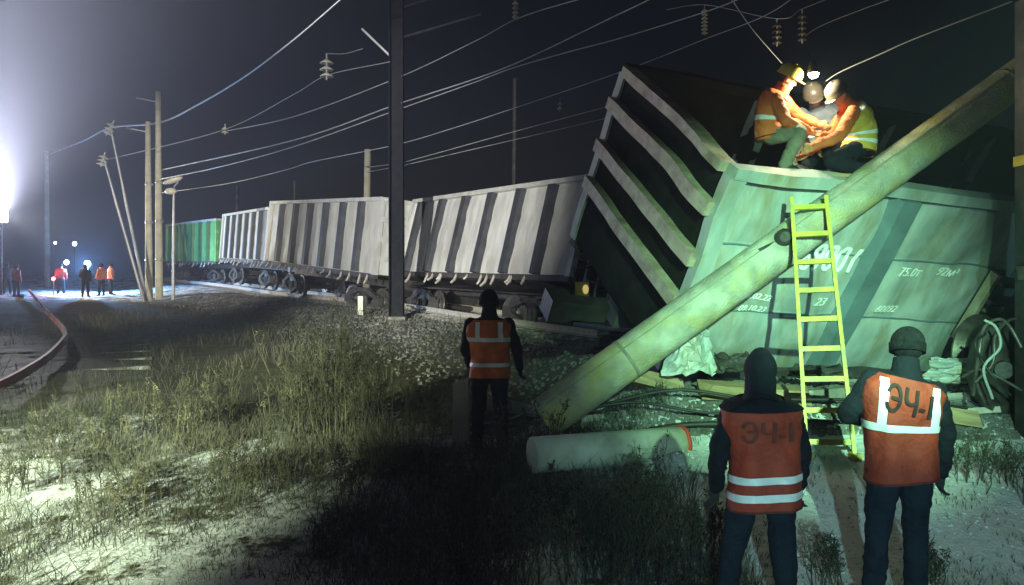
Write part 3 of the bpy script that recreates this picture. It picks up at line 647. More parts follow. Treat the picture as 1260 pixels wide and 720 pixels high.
# ------------------------------------------------------------------ ladder
lf_l, lf_r = P(993, 566, 7.62), P(1052, 577, 7.50)
lt_l, lt_r = P(974, 244, 8.40), P(1016, 242, 8.40)
for v in (lf_l, lf_r): v.z = gz(v.x, v.y) + 0.0
lad = thing('ladder', 'yellow ladder leaning on the fallen pole between the two workers', 'ladder', (lf_l + lf_r) / 2)
lo = lad.location.copy()
def lerp(a, bb, t): return a + (bb - a) * t
fwd = (lt_l - lf_l).normalized().cross((lf_r - lf_l).normalized()).normalized()
MB().bar(lf_l - lo, lt_l - lo, 0.036, 0.075, up=fwd).build('rail', 'ladder_yellow', lad)
MB().bar(lf_r - lo, lt_r - lo, 0.036, 0.075, up=fwd).build('rail', 'ladder_yellow', lad)
for k in range(9):
    t = 0.055 + 0.113 * k
    MB().bar(lerp(lf_l, lt_l, t) - lo, lerp(lf_r, lt_r, t) - lo, 0.05, 0.034, up=fwd).build('rung', 'ladder_yellow', lad)
for v in (lf_l, lf_r):
    MB().box(v - lo + Vector((0, 0, 0.02)), (0.08, 0.12, 0.06)).build('foot', 'ladder_yellow', lad)

# ------------------------------------------------------------------ people
def _seg_dist(C, a, bb, r0, r1):
    a = np.array(a); bb = np.array(bb); d = bb - a; L2 = max(1e-9, d @ d)
    t = np.clip(((C - a) @ d) / L2, 0, 1); q = a + t[:, None] * d
    return np.linalg.norm(C - q, axis=1) - (r0 + (r1 - r0) * t)
RINGS = [(-0.45, .190, .140), (-0.15, .185, .140), (0.05, .175, .130), (0.25, .168, .122), (0.5, .182, .130), (0.72, .208, .138), (0.86, .215, .122), (0.94, .165, .098), (1.0, .085, .075)]
class Torso:
    def __init__(s, pel, mid, neck, hipx, shx, bulk):
        s.p = [Vector(pel), Vector(mid), Vector(neck)]; s.hx = Vector(hipx).normalized(); s.sx = Vector(shx).normalized(); s.bulk = bulk
    def frame(s, t):
        a, m_, c = s.p; tt = t; pos = a * (1 - tt) ** 2 + m_ * 2 * tt * (1 - tt) + c * tt * tt if 0 <= t <= 1 else (a + (m_ - a) * 2 * t)
        tc_ = min(1, max(0, t)); z = ((m_ - a) * (1 - tc_) + (c - m_) * tc_).normalized()
        x = s.hx.lerp(s.sx, tc_); x = (x - z * x.dot(z)).normalized(); return pos, x, z.cross(x), z
    def S(s, th, t, extra=0.0):
        ts = [r[0] for r in RINGS]; a = float(np.interp(t, ts, [r[1] for r in RINGS])) + s.bulk + extra; bq = float(np.interp(t, ts, [r[2] for r in RINGS])) + s.bulk + extra
        pos, x, y, z = s.frame(t); c, sn_ = math.cos(th), math.sin(th); e = 2 / 2.5
        return pos + x * a * math.copysign(abs(c) ** e, c) + y * bq * math.copysign(abs(sn_) ** e, sn_)
    def half(s, t): return float(np.interp(t, [r[0] for r in RINGS], [r[1] for r in RINGS])) + s.bulk
    def patch(s, mb, th0, th1, t0, t1, extra, nu=24, nv=6, wr=0.0):
        vs = []; 
        for j in range(nv + 1):
            t = t0 + (t1 - t0) * j / nv
            for i in range(nu + 1):
                a0 = th0(t) if callable(th0) else th0; a1 = th1(t) if callable(th1) else th1
                th = a0 + (a1 - a0) * i / nu
                vs.append(s.S(th, t, extra + wr * float(fbm(np.array([math.cos(th) * 2.4, t * 4.6 + math.sin(th), s.p[0].x * 3 + 2]), 2))))
        n1 = nu + 1
        mb.add(vs, [(j * n1 + i, j * n1 + i + 1, (j + 1) * n1 + i + 1, (j + 1) * n1 + i) for j in range(nv) for i in range(nu)], True); return mb
WR = 0.024
def person(label, base, J, mats, group=None, voxel=0.009, bulk=0.02, vest=None, hat=None, hands=True, detail=True):
    """J: joints in local metres; facing is the torso's +y. mats: dict of zone -> material"""
    t = thing('person', label, 'person', base, group)
    J = {k: Vector(v) for k, v in J.items()}
    prims = []; mb = MB()
    def cap(a, r0, bb, r1, zone, n_=5):
        a, bb = Vector(a), Vector(bb); mb.tube([a.lerp(bb, k / n_) for k in range(n_ + 1)], [r0 + (r1 - r0) * k / n_ for k in range(n_ + 1)], 12); mb.ell(a, r0, None, 12, 8); mb.ell(bb, r1, None, 12, 8)
        prims.append((tuple(a), tuple(bb), r0, r1, zone))
    T = Torso(J['pelvis'], J['mid'], J['neck'], J['hip_r'] - J['hip_l'], J['sh_r'] - J['sh_l'], bulk)
    ts = np.linspace(-0.16, 1.0, 14); vs = [T.S(2 * PI * k / 20, q) for q in ts for k in range(20)]
    mb.add(vs, [(i * 20 + k, i * 20 + (k + 1) % 20, (i + 1) * 20 + (k + 1) % 20, (i + 1) * 20 + k) for i in range(13) for k in range(20)] + [tuple(range(20))[::-1], tuple(range(13 * 20, 14 * 20))], True)
    for q in np.linspace(0.02, 0.9, 6):
        pos, x, y, z = T.frame(float(q)); prims.append((tuple(pos - x * 0.09), tuple(pos + x * 0.09), 0.11 + bulk, 0.11 + bulk, 'jacket'))
    pos, x, y, z = T.frame(-0.12); prims.append((tuple(pos - x * 0.06), tuple(pos + x * 0.06), 0.11 + bulk, 0.11 + bulk, 'trousers'))
    for s in ('l', 'r'):
        cap(J['sh_' + s], 0.064 + bulk * .6, J['el_' + s], 0.052 + bulk * .6, 'jacket'); cap(J['el_' + s], 0.051 + bulk * .6, J['wr_' + s], 0.040 + bulk * .4, 'jacket')
        cap(J['hip_' + s], 0.098 + bulk * .5, J['kn_' + s], 0.070 + bulk * .5, 'trousers'); cap(J['kn_' + s], 0.068 + bulk * .5, J['an_' + s], 0.052 + bulk * .6, 'trousers')
        toe = J['toe_' + s]; an = J['an_' + s]; low = Vector((0, 0, -0.035))
        cap(an + low - (toe - an) * 0.18, 0.05, an + low + (toe - an) * 0.55, 0.047, 'boot'); cap(an + low + (toe - an) * 0.5, 0.047, toe + low * 1.1, 0.038, 'boot')
        w = J['wr_' + s]; d = (w - J['el_' + s]).normalized(); g = J.get('grip_' + s, Vector((0, 1, 0))); g = (g - d * g.dot(d)).normalized(); side = d.cross(g)
        if s == 'l': side = -side
        # palm then five fingers, the thumb from the side near the wrist
        cap(w + d * 0.02, 0.028, w + d * 0.085, 0.030, 'hand', 3); cap(w + d * 0.05 + g * 0.022, 0.02, w + d * 0.09 + g * 0.022, 0.018, 'hand', 2); cap(w + d * 0.05 - g * 0.022, 0.02, w + d * 0.09 - g * 0.022, 0.018, 'hand', 2)
        if hands:
            for k, (o_, ln) in enumerate(((0.032, .072), (0.011, .082), (-0.011, .076), (-0.031, .060))):
                b_ = w + d * 0.095 + g * o_; k1 = b_ + d * ln * 0.5 + side * 0.010; k2 = k1 + d * ln * 0.32 + side * 0.026; k3 = k2 + d * ln * 0.12 + side * 0.022
                cap(b_, 0.0105, k1, 0.0100, 'hand', 2); cap(k1, 0.0100, k2, 0.0095, 'hand', 2); cap(k2, 0.0095, k3, 0.0085, 'hand', 2)
            b_ = w + d * 0.045 + g * 0.036; k1 = b_ + d * 0.032 + g * 0.022 + side * 0.008; k2 = k1 + d * 0.032 + side * 0.018
            cap(b_, 0.014, k1, 0.012, 'hand', 2); cap(k1, 0.012, k2, 0.010, 'hand', 2)
    # head
    hd = J['head']; fz = (hd - J['neck']).normalized(); fy = J['face'].normalized(); fx = fy.cross(fz).normalized(); fy = fz.cross(fx)
    Rh = Matrix((fx, fy, fz)).transposed()
    cap(J['neck'] - fz * 0.03, 0.062, hd - fz * 0.06, 0.055, 'skin', 3)
    mb.ell(hd + fz * 0.02, (0.078, 0.098, 0.108), Rh); prims.append((tuple(hd + fz * 0.01 + fy * .01), tuple(hd - fz * 0.02 + fy * 0.03), 0.085, 0.08, 'skin'))
    prims.append((tuple(hd + fz * 0.06 - fy * .03), tuple(hd + fz * 0.01 - fy * 0.06), 0.09, 0.08, 'hair'))
    mb.ell(hd - fz * 0.065 + fy * 0.028, (0.058, 0.062, 0.052), Rh)
    if detail:
        mb.add([hd + fy * 0.095 + fz * 0.025, hd + fy * 0.090 - fx * 0.017 - fz * 0.03, hd + fy * 0.090 + fx * 0.017 - fz * 0.03, hd + fy * 0.128 - fz * 0.025, hd + fy * 0.05], [(0, 1, 3), (0, 3, 2), (1, 2, 3), (0, 4, 1), (0, 2, 4), (1, 4, 2)])
        mb.ell(hd + fy * 0.093 + fz * 0.03, (0.045, 0.012, 0.009), Rh, 8, 6)
        for q in (-1, 1): mb.ell(hd + fx * q * 0.082 - fy * 0.008, (0.011, 0.022, 0.032), Rh, 8, 6)
        mb.ell(hd + fy * 0.088 - fz * 0.062, (0.024, 0.010, 0.008), Rh, 8, 6)
    tmp = bpy.data.objects.new('tmp', mb.mesh('tmp')); COL.objects.link(tmp)
    md = tmp.modifiers.new('r', 'REMESH'); md.mode = 'VOXEL'; md.voxel_size = voxel; md.use_smooth_shade = True
    sm_ = tmp.modifiers.new('s', 'SMOOTH'); sm_.iterations = 2 if voxel < 0.012 else 1; sm_.factor = 0.5
    dg = bpy.context.evaluated_depsgraph_get(); me = bpy.data.meshes.new_from_object(tmp.evaluated_get(dg)); bpy.data.objects.remove(tmp); me.name = 'body'
    zones = ['jacket', 'trousers', 'boot', 'hand', 'skin', 'hair']
    for z in zones: me.materials.append(MATS[mats.get(z, mats['jacket'])])
    nv = len(me.vertices); co = np.empty(nv * 3); me.vertices.foreach_get('co', co); co = co.reshape(-1, 3)
    nr = np.empty(nv * 3); me.vertices.foreach_get('normal', nr); nr = nr.reshape(-1, 3)
    npol = len(me.polygons); ce = np.empty(npol * 3); me.polygons.foreach_get('center', ce); ce = ce.reshape(-1, 3)
    D = np.stack([_seg_dist(ce, p[0], p[1], p[2], p[3]) for p in prims]); zi = np.array([zones.index(p[4]) for p in prims])
    me.polygons.foreach_set('material_index', zi[D.argmin(0)].astype(np.int32)); me.polygons.foreach_set('use_smooth', np.ones(npol, bool))
    Dv = np.stack([_seg_dist(co, p[0], p[1], p[2], p[3]) for p in prims]); cloth = (zi[Dv.argmin(0)] < 2)
    if voxel < 0.02:
        wv = fbm(co * np.array([7, 7, 13]) + base[0] * 7, 3); wv = wv + 0.8 * (0.5 - np.abs(fbm(co * np.array([5, 5, 11]) + np.stack([co[:, 2] * 4, co[:, 2] * 3, co[:, 0] * 6], -1) + 31, 2)) * 2.0); co = co + nr * (wv * 0.013 * cloth * np.where(Dv.argmin(0) < 6, 0.25, 1.0))[:, None]
        me.vertices.foreach_set('co', co.ravel())
    me.update()
    body = bpy.data.objects.new('body', me); COL.objects.link(body); body.parent = t
    if detail:
        for q in (-1, 1): MB().ell(hd + fy * 0.089 + fx * q * 0.031 + fz * 0.012, (0.012, 0.008, 0.009), Rh, 8, 6).build('eye', 'hair', t)
    col_ = MB(); Mc = Matrix.Translation(J['neck']) @ Rh.to_4x4()
    col_.lathe([(0.088 + bulk * .4, -0.07), (0.094 + bulk * .4, -0.02), (0.086, 0.05), (0.080, 0.105), (0.070, 0.108), (0.070, 0.0)], Mc, 18); col_.build('collar', mats['jacket'], t)
    if vest:
        v = MB(); T.patch(v, 0, 2 * PI, vest['hem'], 0.965, 0.022, 90, 54, WR); T.patch(v, 0, 2 * PI, vest['hem'], vest['hem'] + 0.03, 0.004, 44, 1, WR)
        n44 = 45; base_i = 27 * n44
        ve = v.build('vest', vest['mat'], t)
        T.patch(MB(), 0, 2 * PI, vest['hem'] - .004, vest['hem'] + .022, 0.0255, 90, 2, WR).build('hem_trim', 'vest_trim', ve)
        for (t0, t1) in vest.get('bands', ()): T.patch(MB(), 0, 2 * PI, t0, t1, 0.027, 90, 6, WR).build('reflective_stripe', 'reflective', ve)
        for (x0, x1, t0, t1) in vest.get('verticals', ()):
            def th(x): return lambda q, x=x: -math.acos(max(-0.99, min(0.99, math.copysign(min(1, abs(x) / (T.half(q) + 0.022)) ** 1.25, x))))
            T.patch(MB(), th(x0), th(x1), t0, t1, 0.029, 6, 30, WR).build('reflective_stripe', 'reflective', ve)
        if vest.get('text'):
            body_, size, tc_, rot, sx = vest['text']; vs_, fs_ = text_mesh(body_, size, 0, 0.0, 2); out = []; n0_ = len(vs_); f0_ = list(fs_)
            vs_ = [(x + dx, y, i_) for i_, dx in enumerate((-.006, 0, .006)) for x, y, _ in vs_]; fs_ = [tuple(q + n0_ * i_ for q in f) for i_ in range(3) for f in f0_]
            tl = (T.p[2] - T.p[0]).length
            for x, y, li in vs_:
                x *= sx; X_, Y_ = x * math.cos(rot) - y * math.sin(rot), x * math.sin(rot) + y * math.cos(rot); q = tc_ + Y_ / tl
                A = T.half(q) + 0.022; thv = -math.acos(max(-0.99, min(0.99, math.copysign(min(1, abs(X_) / A) ** 1.25, X_))))
                out.append(T.S(thv, q, 0.036 + .0012 * li + WR * float(fbm(np.array([math.cos(thv) * 2.4, q * 4.6 + math.sin(thv), T.p[0].x * 3 + 2]), 2))))
            MB().add(out, fs_).build('printed_lettering', vest.get('print', 'vest_print'), ve)
    if hat == 'beanie':
        h = MB(); h.ell(hd + fz * 0.035 - fy * 0.012, (0.102, 0.118, 0.118), Rh, 20, 14); h.lathe([(0.098, -0.03), (0.108, -0.03), (0.110, 0.03), (0.098, 0.03)], Matrix.Translation(hd + fz * 0.005 - fy * 0.01) @ Rh.to_4x4() @ Matrix.Diagonal((1, 1.12, 1, 1)), 22)
        h.build('hat', 'black_knit', t)
    elif hat == 'hood':
        h = MB(); h.ell(hd + fz * 0.03 - fy * 0.022, (0.104, 0.118, 0.126), Rh, 18, 12); h.ell(hd + fz * 0.075 - fy * 0.035, (0.080, 0.092, 0.095), Rh, 14, 10)
        T.patch(h, 0, 2 * PI, 0.87, 1.0, 0.034, 36, 6, 0.02); h.tube([J['neck'] - fz * 0.05, J['neck'] + fz * 0.03, hd - fz * 0.03 - fy * .02], [0.13, 0.10, 0.098], 20)
        h.build('hood', mats['jacket'], t)
    elif hat:
        h = MB(); Mh = Matrix.Translation(hd + fz * 0.035) @ Rh.to_4x4() @ Matrix.Diagonal((1, 1.16, 1, 1))
        h.lathe([(0.124, -0.005), (0.130, 0.004), (0.120, 0.02), (0.118, 0.06), (0.098, 0.105), (0.055, 0.135), (0.01, 0.142)], Mh, 24); h.lathe([(0.02, 0.125), (0.018, 0.152), (0.005, 0.155)], Mh, 10)
        h.ell(hd + fz * 0.035 + fy * 0.13, (0.085, 0.06, 0.012), Rh, 14, 8); h.build('helmet', hat, t)
    return t
def stand(h=1.8, **kw):
    k = h / 1.8
    J = dict(pelvis=(0, 0, .95), mid=(0, 0.01, 1.22), neck=(0, -0.01, 1.52), head=(0, 0.03, 1.675), face=(0, 1, 0), sh_l=(-.20, 0, 1.44), sh_r=(.20, 0, 1.44),
             el_l=(-.27, -.03, 1.16), el_r=(.27, -.03, 1.16), wr_l=(-.28, .05, .91), wr_r=(.28, .05, .91), hip_l=(-.10, 0, .90), hip_r=(.10, 0, .90),
             kn_l=(-.13, .03, .50), kn_r=(.13, .03, .50), an_l=(-.15, 0, .09), an_r=(.15, 0, .09), toe_l=(-.18, .2, .06), toe_r=(.18, .2, .06))
    J.update(kw); return {a: (Vector(v) * k if a != 'face' else Vector(v)) for a, v in J.items()}
WK = {'jacket': 'navy_cloth', 'trousers': 'denim', 'boot': 'boot', 'hand': 'glove', 'skin': 'skin', 'hair': 'hair'}
# left worker with the hood
bx, by = (936 - 630) / F * 5.25, 5.25
person('hooded worker in an orange vest with two white bands, left of the ladder', (bx, by, gz(bx, by) - 0.01),
       stand(1.77, neck=(-0.005, -.01, 1.47), head=(0.012, .065, 1.612), sh_l=(-.185, 0, 1.37), sh_r=(.185, 0, 1.37), el_l=(-.275, .0, 1.10), el_r=(.275, .02, 1.10), wr_l=(-.27, .10, .86), wr_r=(.29, .12, .86), pelvis=(.015, 0, .95), hip_l=(-.085, 0, .91), hip_r=(.115, 0, .90), kn_l=(-.16, .06, .5), kn_r=(.15, .01, .5), an_l=(-.23, .02, .09), an_r=(.18, 0, .09), toe_l=(-.27, .2, .06), toe_r=(.26, .2, .06), grip_l=(0, 1, 0), grip_r=(0, 1, 0)),
       WK, 'workers watching at the ladder', bulk=0.026, voxel=0.0085, hat='hood', vest=dict(mat='orange_vest', hem=-0.36, bands=((-0.03, 0.055), (-0.235, -0.145)), text=('ЭЧ-1', 0.19, 0.60, -0.02, 0.80), print='vest_print_faint'))
# right worker with the knitted hat
bx, by = (1107 - 630) / F * 5.4, 5.4
tl = R(7)
person('black-hatted worker in a red-orange vest with white straps, right of the ladder', (bx, by, gz(bx, by) - 0.01),
       stand(1.84, pelvis=(0.0, 0, .95), mid=(-0.03, 0.0, 1.23), neck=(0.035, -.01, 1.51), head=(0.06, .035, 1.67), face=(-.25, 1, -.15), sh_l=(-.165, .03, 1.47), sh_r=(.205, -.03, 1.39), el_l=(-.31, .06, 1.24), el_r=(.285, -.02, 1.12), wr_l=(-.17, .24, 1.18), wr_r=(.295, .05, .86),
             kn_l=(-.135, .02, .5), kn_r=(.12, .03, .5), an_l=(-.17, 0, .09), an_r=(.10, 0, .09), toe_l=(-.2, .2, .06), toe_r=(.12, .21, .06), grip_l=(0, 0, 1), grip_r=(0, 1, 0)),
       WK, 'workers watching at the ladder', bulk=0.026, voxel=0.0085, hat='beanie', vest=dict(mat='orange_vest', hem=-0.20, bands=((0.375, 0.455),), verticals=((-0.185, -0.135, 0.44, 0.93), (0.135, 0.185, 0.44, 0.93)), text=('ЭЧ-1', 0.235, 0.70, -0.10, 0.58)))
# worker in the middle distance
bx, by = (602 - 630) / F * 9.0, 9.0
person('worker in an orange vest alone in the dark weeds beside the fallen pole', (bx, by, gz(bx, by) - 0.02),
       stand(1.82, face=(.4, .9, 0), el_l=(-.26, .02, 1.16), wr_l=(-.22, .20, .98), el_r=(.30, -.03, 1.17), wr_r=(.33, .10, .95), kn_l=(-.12, .05, .5), an_l=(-.14, .08, .09), toe_l=(-.17, .28, .06), grip_l=(0, 0, 1)),
       WK, bulk=0.02, voxel=0.012, hat='beanie', vest=dict(mat='orange_jacket', hem=-0.18, bands=((0.56, 0.64), (0.06, 0.14)), verticals=((-0.15, -0.10, 0.64, 0.93), (0.10, 0.15, 0.64, 0.93))))
# two workers on top of the tipped wagon
def rel(base, d):
    return {k: (P(*v) - Vector(base) if len(v) == 3 and k != 'face' and not k.startswith('grip') else Vector(v)) for k, v in d.items()}
pb = P(968, 210, 9.1)
J = rel(pb, dict(pelvis=(948, 164, 9.2), mid=(944, 142, 9.2), neck=(960, 114, 9.15), head=(969, 98, 9.1), sh_r=(955, 123, 8.97), sh_l=(963, 122, 9.36), el_r=(967, 149, 8.85), el_l=(982, 143, 9.42), wr_r=(992, 160, 8.98), wr_l=(1004, 152, 9.25),
                 hip_r=(950, 166, 9.1), hip_l=(950, 165, 9.3), kn_r=(984, 163, 8.85), kn_l=(986, 165, 9.5), an_r=(966, 203, 8.95), an_l=(972, 202, 9.4), toe_r=(988, 207, 8.85), toe_l=(992, 205, 9.4)))
J['face'] = Vector((1, -.25, -.35)); J['grip_l'] = Vector((0, 0, 1)); J['grip_r'] = Vector((0, 0, 1))
person('worker with a yellow helmet and orange jacket crouching on the tipped wagon', pb, J, {'jacket': 'orange_jacket', 'trousers': 'grey_trousers', 'boot': 'boot', 'hand': 'glove_orange', 'skin': 'skin', 'hair': 'hair'}, 'workers on top of the tipped wagon', voxel=0.013, bulk=0.03, hat='helmet_yellow', vest=dict(mat='orange_jacket', hem=-0.1, bands=((0.30, 0.40),)))
pb = P(1046, 216, 9.1)
J = rel(pb, dict(pelvis=(1057, 180, 9.15), mid=(1062, 155, 9.15), neck=(1043, 131, 9.1), head=(1033, 117, 9.05), sh_l=(1050, 139, 8.92), sh_r=(1042, 137, 9.32), el_l=(1032, 168, 8.78), el_r=(1022, 165, 9.35), wr_l=(1004, 180, 8.82), wr_r=(996, 186, 9.2),
                 hip_l=(1055, 182, 9.05), hip_r=(1055, 181, 9.25), kn_l=(1024, 199, 8.80), kn_r=(1016, 181, 9.38), an_l=(1062, 208, 8.85), an_r=(1026, 209, 9.35), toe_l=(1080, 212, 8.86), toe_r=(1006, 213, 9.35)))
J['face'] = Vector((-1, -.3, -.5)); J['grip_l'] = Vector((0, 0, 1)); J['grip_r'] = Vector((0, 0, 1))
person('worker in a banded yellow-orange jacket bending down beside the bright lamp', pb, J, {'jacket': 'orange_jacket', 'trousers': 'navy_cloth', 'boot': 'boot', 'hand': 'glove_orange', 'skin': 'skin', 'hair': 'hair'}, 'workers on top of the tipped wagon', voxel=0.013, bulk=0.03, hat='helmet_dark', vest=dict(mat='yellow_jacket', hem=-0.15, bands=((0.05, 0.14), (0.26, 0.35), (0.88, 0.94))))
# platform boards and the lamp
pl = thing('board_platform', 'short boards under the two workers on the tipped wagon', 'platform', P(1005, 220, 9.1))
for k in range(7):
    d = 8.78 + 0.21 * k; a, bb = P(936 + 3 * k, 212, 9.0), P(1078, 217, 9.0)
    MB().bar(Vector((a.x, d, a.z - 0.04 + .004 * k)) - pl.location, Vector((bb.x, d, bb.z - 0.045)) - pl.location, 0.19, 0.04).build('board', 'plank_wood', pl)
for px in (955, 1060):
    a = P(px, 222, 9.0); MB().bar(Vector((a.x, 8.62, a.z - 0.02)) - pl.location, Vector((a.x, 10.2, a.z - 0.02)) - pl.location, 0.07, 0.08).build('bearer', 'plank_wood', pl)
LP_ = P(1001, 86, 9.0); wl = thing('work_lamp', 'glaring white work lamp hanging between the workers on top', 'lamp', LP_)
MB().tube([Vector((0, 0, 0.05)), P(996, 70, 9.3) - LP_, P(988, 50, 9.9) - LP_], 0.006, 6).build('cord', 'cable_black', wl)
MB().lathe([(0.035, 0.10), (0.045, 0.06), (0.06, 0.02), (0.065, -0.04)], None, 16).build('housing', 'dark_steel', wl)
MB().ell((0, 0, -0.045), (0.058, 0.058, 0.05)).build('lens', 'head_lens', wl)
point('work_lamp_light', LP_ + Vector((0.0, -0.03, -0.16)), 75, (1.0, 0.95, 0.66), 0.05)
# third worker, kneeling behind the lamp
pb = P(1008, 212, 9.75)
J = rel(pb, dict(pelvis=(1012, 180, 9.85), mid=(1013, 158, 9.85), neck=(1006, 133, 9.72), head=(1002, 119, 9.62), sh_r=(987, 141, 9.78), sh_l=(1024, 140, 9.72), el_r=(982, 165, 9.62), el_l=(1026, 164, 9.55), wr_r=(994, 180, 9.45), wr_l=(1012, 182, 9.4),
                 hip_r=(1003, 182, 9.82), hip_l=(1021, 182, 9.82), kn_r=(994, 204, 9.5), kn_l=(1030, 203, 9.5), an_r=(996, 208, 9.9), an_l=(1028, 208, 9.9), toe_r=(996, 210, 10.1), toe_l=(1028, 210, 10.1)))
J['face'] = Vector((-.15, -1, -.7)); J['grip_l'] = Vector((0, 0, 1)); J['grip_r'] = Vector((0, 0, 1))
person('worker in a grey-blue jacket kneeling behind the hanging lamp', pb, J, {'jacket': 'grey_jacket', 'trousers': 'navy_cloth', 'boot': 'boot', 'hand': 'glove_orange', 'skin': 'skin', 'hair': 'hair'}, 'workers on top of the tipped wagon', voxel=0.013, bulk=0.025, hat='helmet_dark', vest=dict(mat='grey_jacket', hem=-0.1, bands=((0.30, 0.38),)))

# ------------------------------------------------------------------ floodlight and far lamps
fl = thing('floodlight', 'glaring floodlight at the left edge, brightest point of the scene', 'lamp', (FLOOD.x, FLOOD.y, gz(FLOOD.x, FLOOD.y)))
hz = FLOOD.z - fl.location.z
MB().tube([(0, 0.1, 0), (0, 0.1, hz)], 0.06, 10).build('mast', 'dark_steel', fl)
dirn = (Vector((0, 0, 2.2)) - FLOOD).normalized(); Rf = dirn.to_track_quat('Y', 'Z').to_matrix()
MB().box(Vector((0, 0, hz)), (0.8, 0.2, 0.8), Rf).build('housing', 'dark_steel', fl)
MB().box(Vector((0, 0, hz)) + dirn * 0.115, (0.72, 0.02, 0.72), Rf).build('lens', 'flood_lens', fl)
def site_lamp(label, px, py, d, size, lens, watts, color, group=None):
    q = P(px, py, d); g = gz(q.x, q.y); t = thing('site_lamp', label, 'lamp', (q.x, q.y, g), group); h = q.z - g
    MB().tube([(0, 0, 0), (0, 0, h)], 0.03, 8).build('post', 'dark_steel', t); MB().lathe([(size * .4, 0.16), (size * .9, 0.10), (size * 1.05, 0.0)], Matrix.Translation((0, 0, h)) @ Matrix.Rotation(R(-90), 4, 'X'), 16).build('housing', 'mast_steel', t); MB().ell((0, -0.02, h), (size, size * 0.5, size)).build('lens', lens, t)
    if watts: point('site_lamp_light', (q.x, q.y - 0.3, q.z), watts, color, 0.1)
site_lamp('bluish glaring lamp beside the far orange workers', 108, 325, 48, 0.20, 'blue_lens', 4500, (0.20, 0.5, 1.0))
site_lamp('tiny white lamp above and left of the bluish lamp', 92, 300, 60, 0.16, 'white_lens', 0, None)
site_lamp('small pale lamp just left of the bluish lamp', 82, 323, 52, 0.16, 'white_lens', 0, None)
site_lamp('tiny white lamp by the foot of the lone hazy mast', 68, 299, 60, 0.10, 'white_lens', 0, None)
site_lamp('low red lamp beside the far worker left of the bluish lamp', 66, 343, 46, 0.10, 'red_lens', 220, (1.0, 0.10, 0.06))
FAR = {'jacket': 'orange_jacket', 'trousers': 'navy_cloth', 'boot': 'boot', 'hand': 'glove', 'skin': 'skin', 'hair': 'hair'}
for (px, d, yaw, lab, jm) in ((75, 47, 0.4, 'tiny far worker in red standing left of the bluish lamp', 'orange_vest'), (125, 45, 1.2, 'tiny far worker in orange just right of the bluish lamp', 'orange_jacket'), (136, 46, -0.8, 'tiny far worker in orange nearest the snapped supports', 'orange_jacket'), (105, 44, 0.2, 'tiny dark far figure standing under the bluish lamp', 'navy_cloth'), (20, 44, -0.3, 'tiny far figure in orange second from the left edge', 'orange_vest'), (9, 46, 0.6, 'tiny dark far figure at the left edge below the floodlight', 'navy_cloth')):
    q = P(px, 350, d); t = person(lab, (q.x, q.y, gz(q.x, q.y)), stand(1.76, wr_l=(-.2, .2, 1.0), el_l=(-.28, 0, 1.15)), {**FAR, 'jacket': jm}, 'far workers at the lamp', voxel=0.03, bulk=0.025, hat='beanie', hands=False, detail=False)
    t.rotation_euler.z = yaw

# ------------------------------------------------------------------ wreckage in front of the tipped wagon
def on(px, d, dz=0.0):
    x = (px - 630) / F * d; return Vector((x, d, gz(x, d) + dz))
a, bb = on(715, 8.95, 0.02), on(1262, 9.0, 0.03)
rail_mesh([a.lerp(bb, k / 10) + Vector((0, 0.05 * math.sin(k * .6), 0)) for k in range(11)], 'rail_steel', 'loose_rail', 'loose snow-dusted rail lying along the foot of the tipped wagon', 'rail', h=0.17, up=Vector((0, -0.6, 0.8)))
a, bb = on(650, 9.5, 0.02), on(1225, 8.62, 0.0)
rail_mesh([a.lerp(bb, k / 10) for k in range(11)], 'rail_steel', 'loose_rail', 'lower loose rail lying behind the white pipe', 'rail', h=0.16, up=Vector((0, -0.9, 0.4)))
def cable(label, pts, r, mat='cable_black'):
    path = smooth_path([on(*p) for p in pts], 8); tag(MB().tube(path, r, 8).build('cable', mat, None, origin=path[0]), label, 'cable', 'loose cables on the embankment')
cable('black cable running from the fallen pole foot towards the left worker', [(655, 10.2, .1), (705, 8.75, .30), (780, 8.5, .22), (860, 8.3, .12), (960, 8.3, .08), (1040, 8.2, .06)], 0.016)
cable('black cable crossing just above the lower loose rail', [(730, 8.8, .22), (830, 8.6, .20), (930, 8.5, .16), (1060, 8.5, .12), (1190, 8.5, .1)], 0.018)
cable('thick dark cable in the shadow above the white pipe', [(690, 8.3, .05), (790, 8.2, .05), (880, 8.15, .08), (990, 8.05, .05)], 0.03)
cable('pale cable looping left of the fallen pole foot', [(560, 10.5, .05), (625, 10.6, .12), (670, 10.4, .30), (712, 9.6, .42)], 0.014, 'wire')
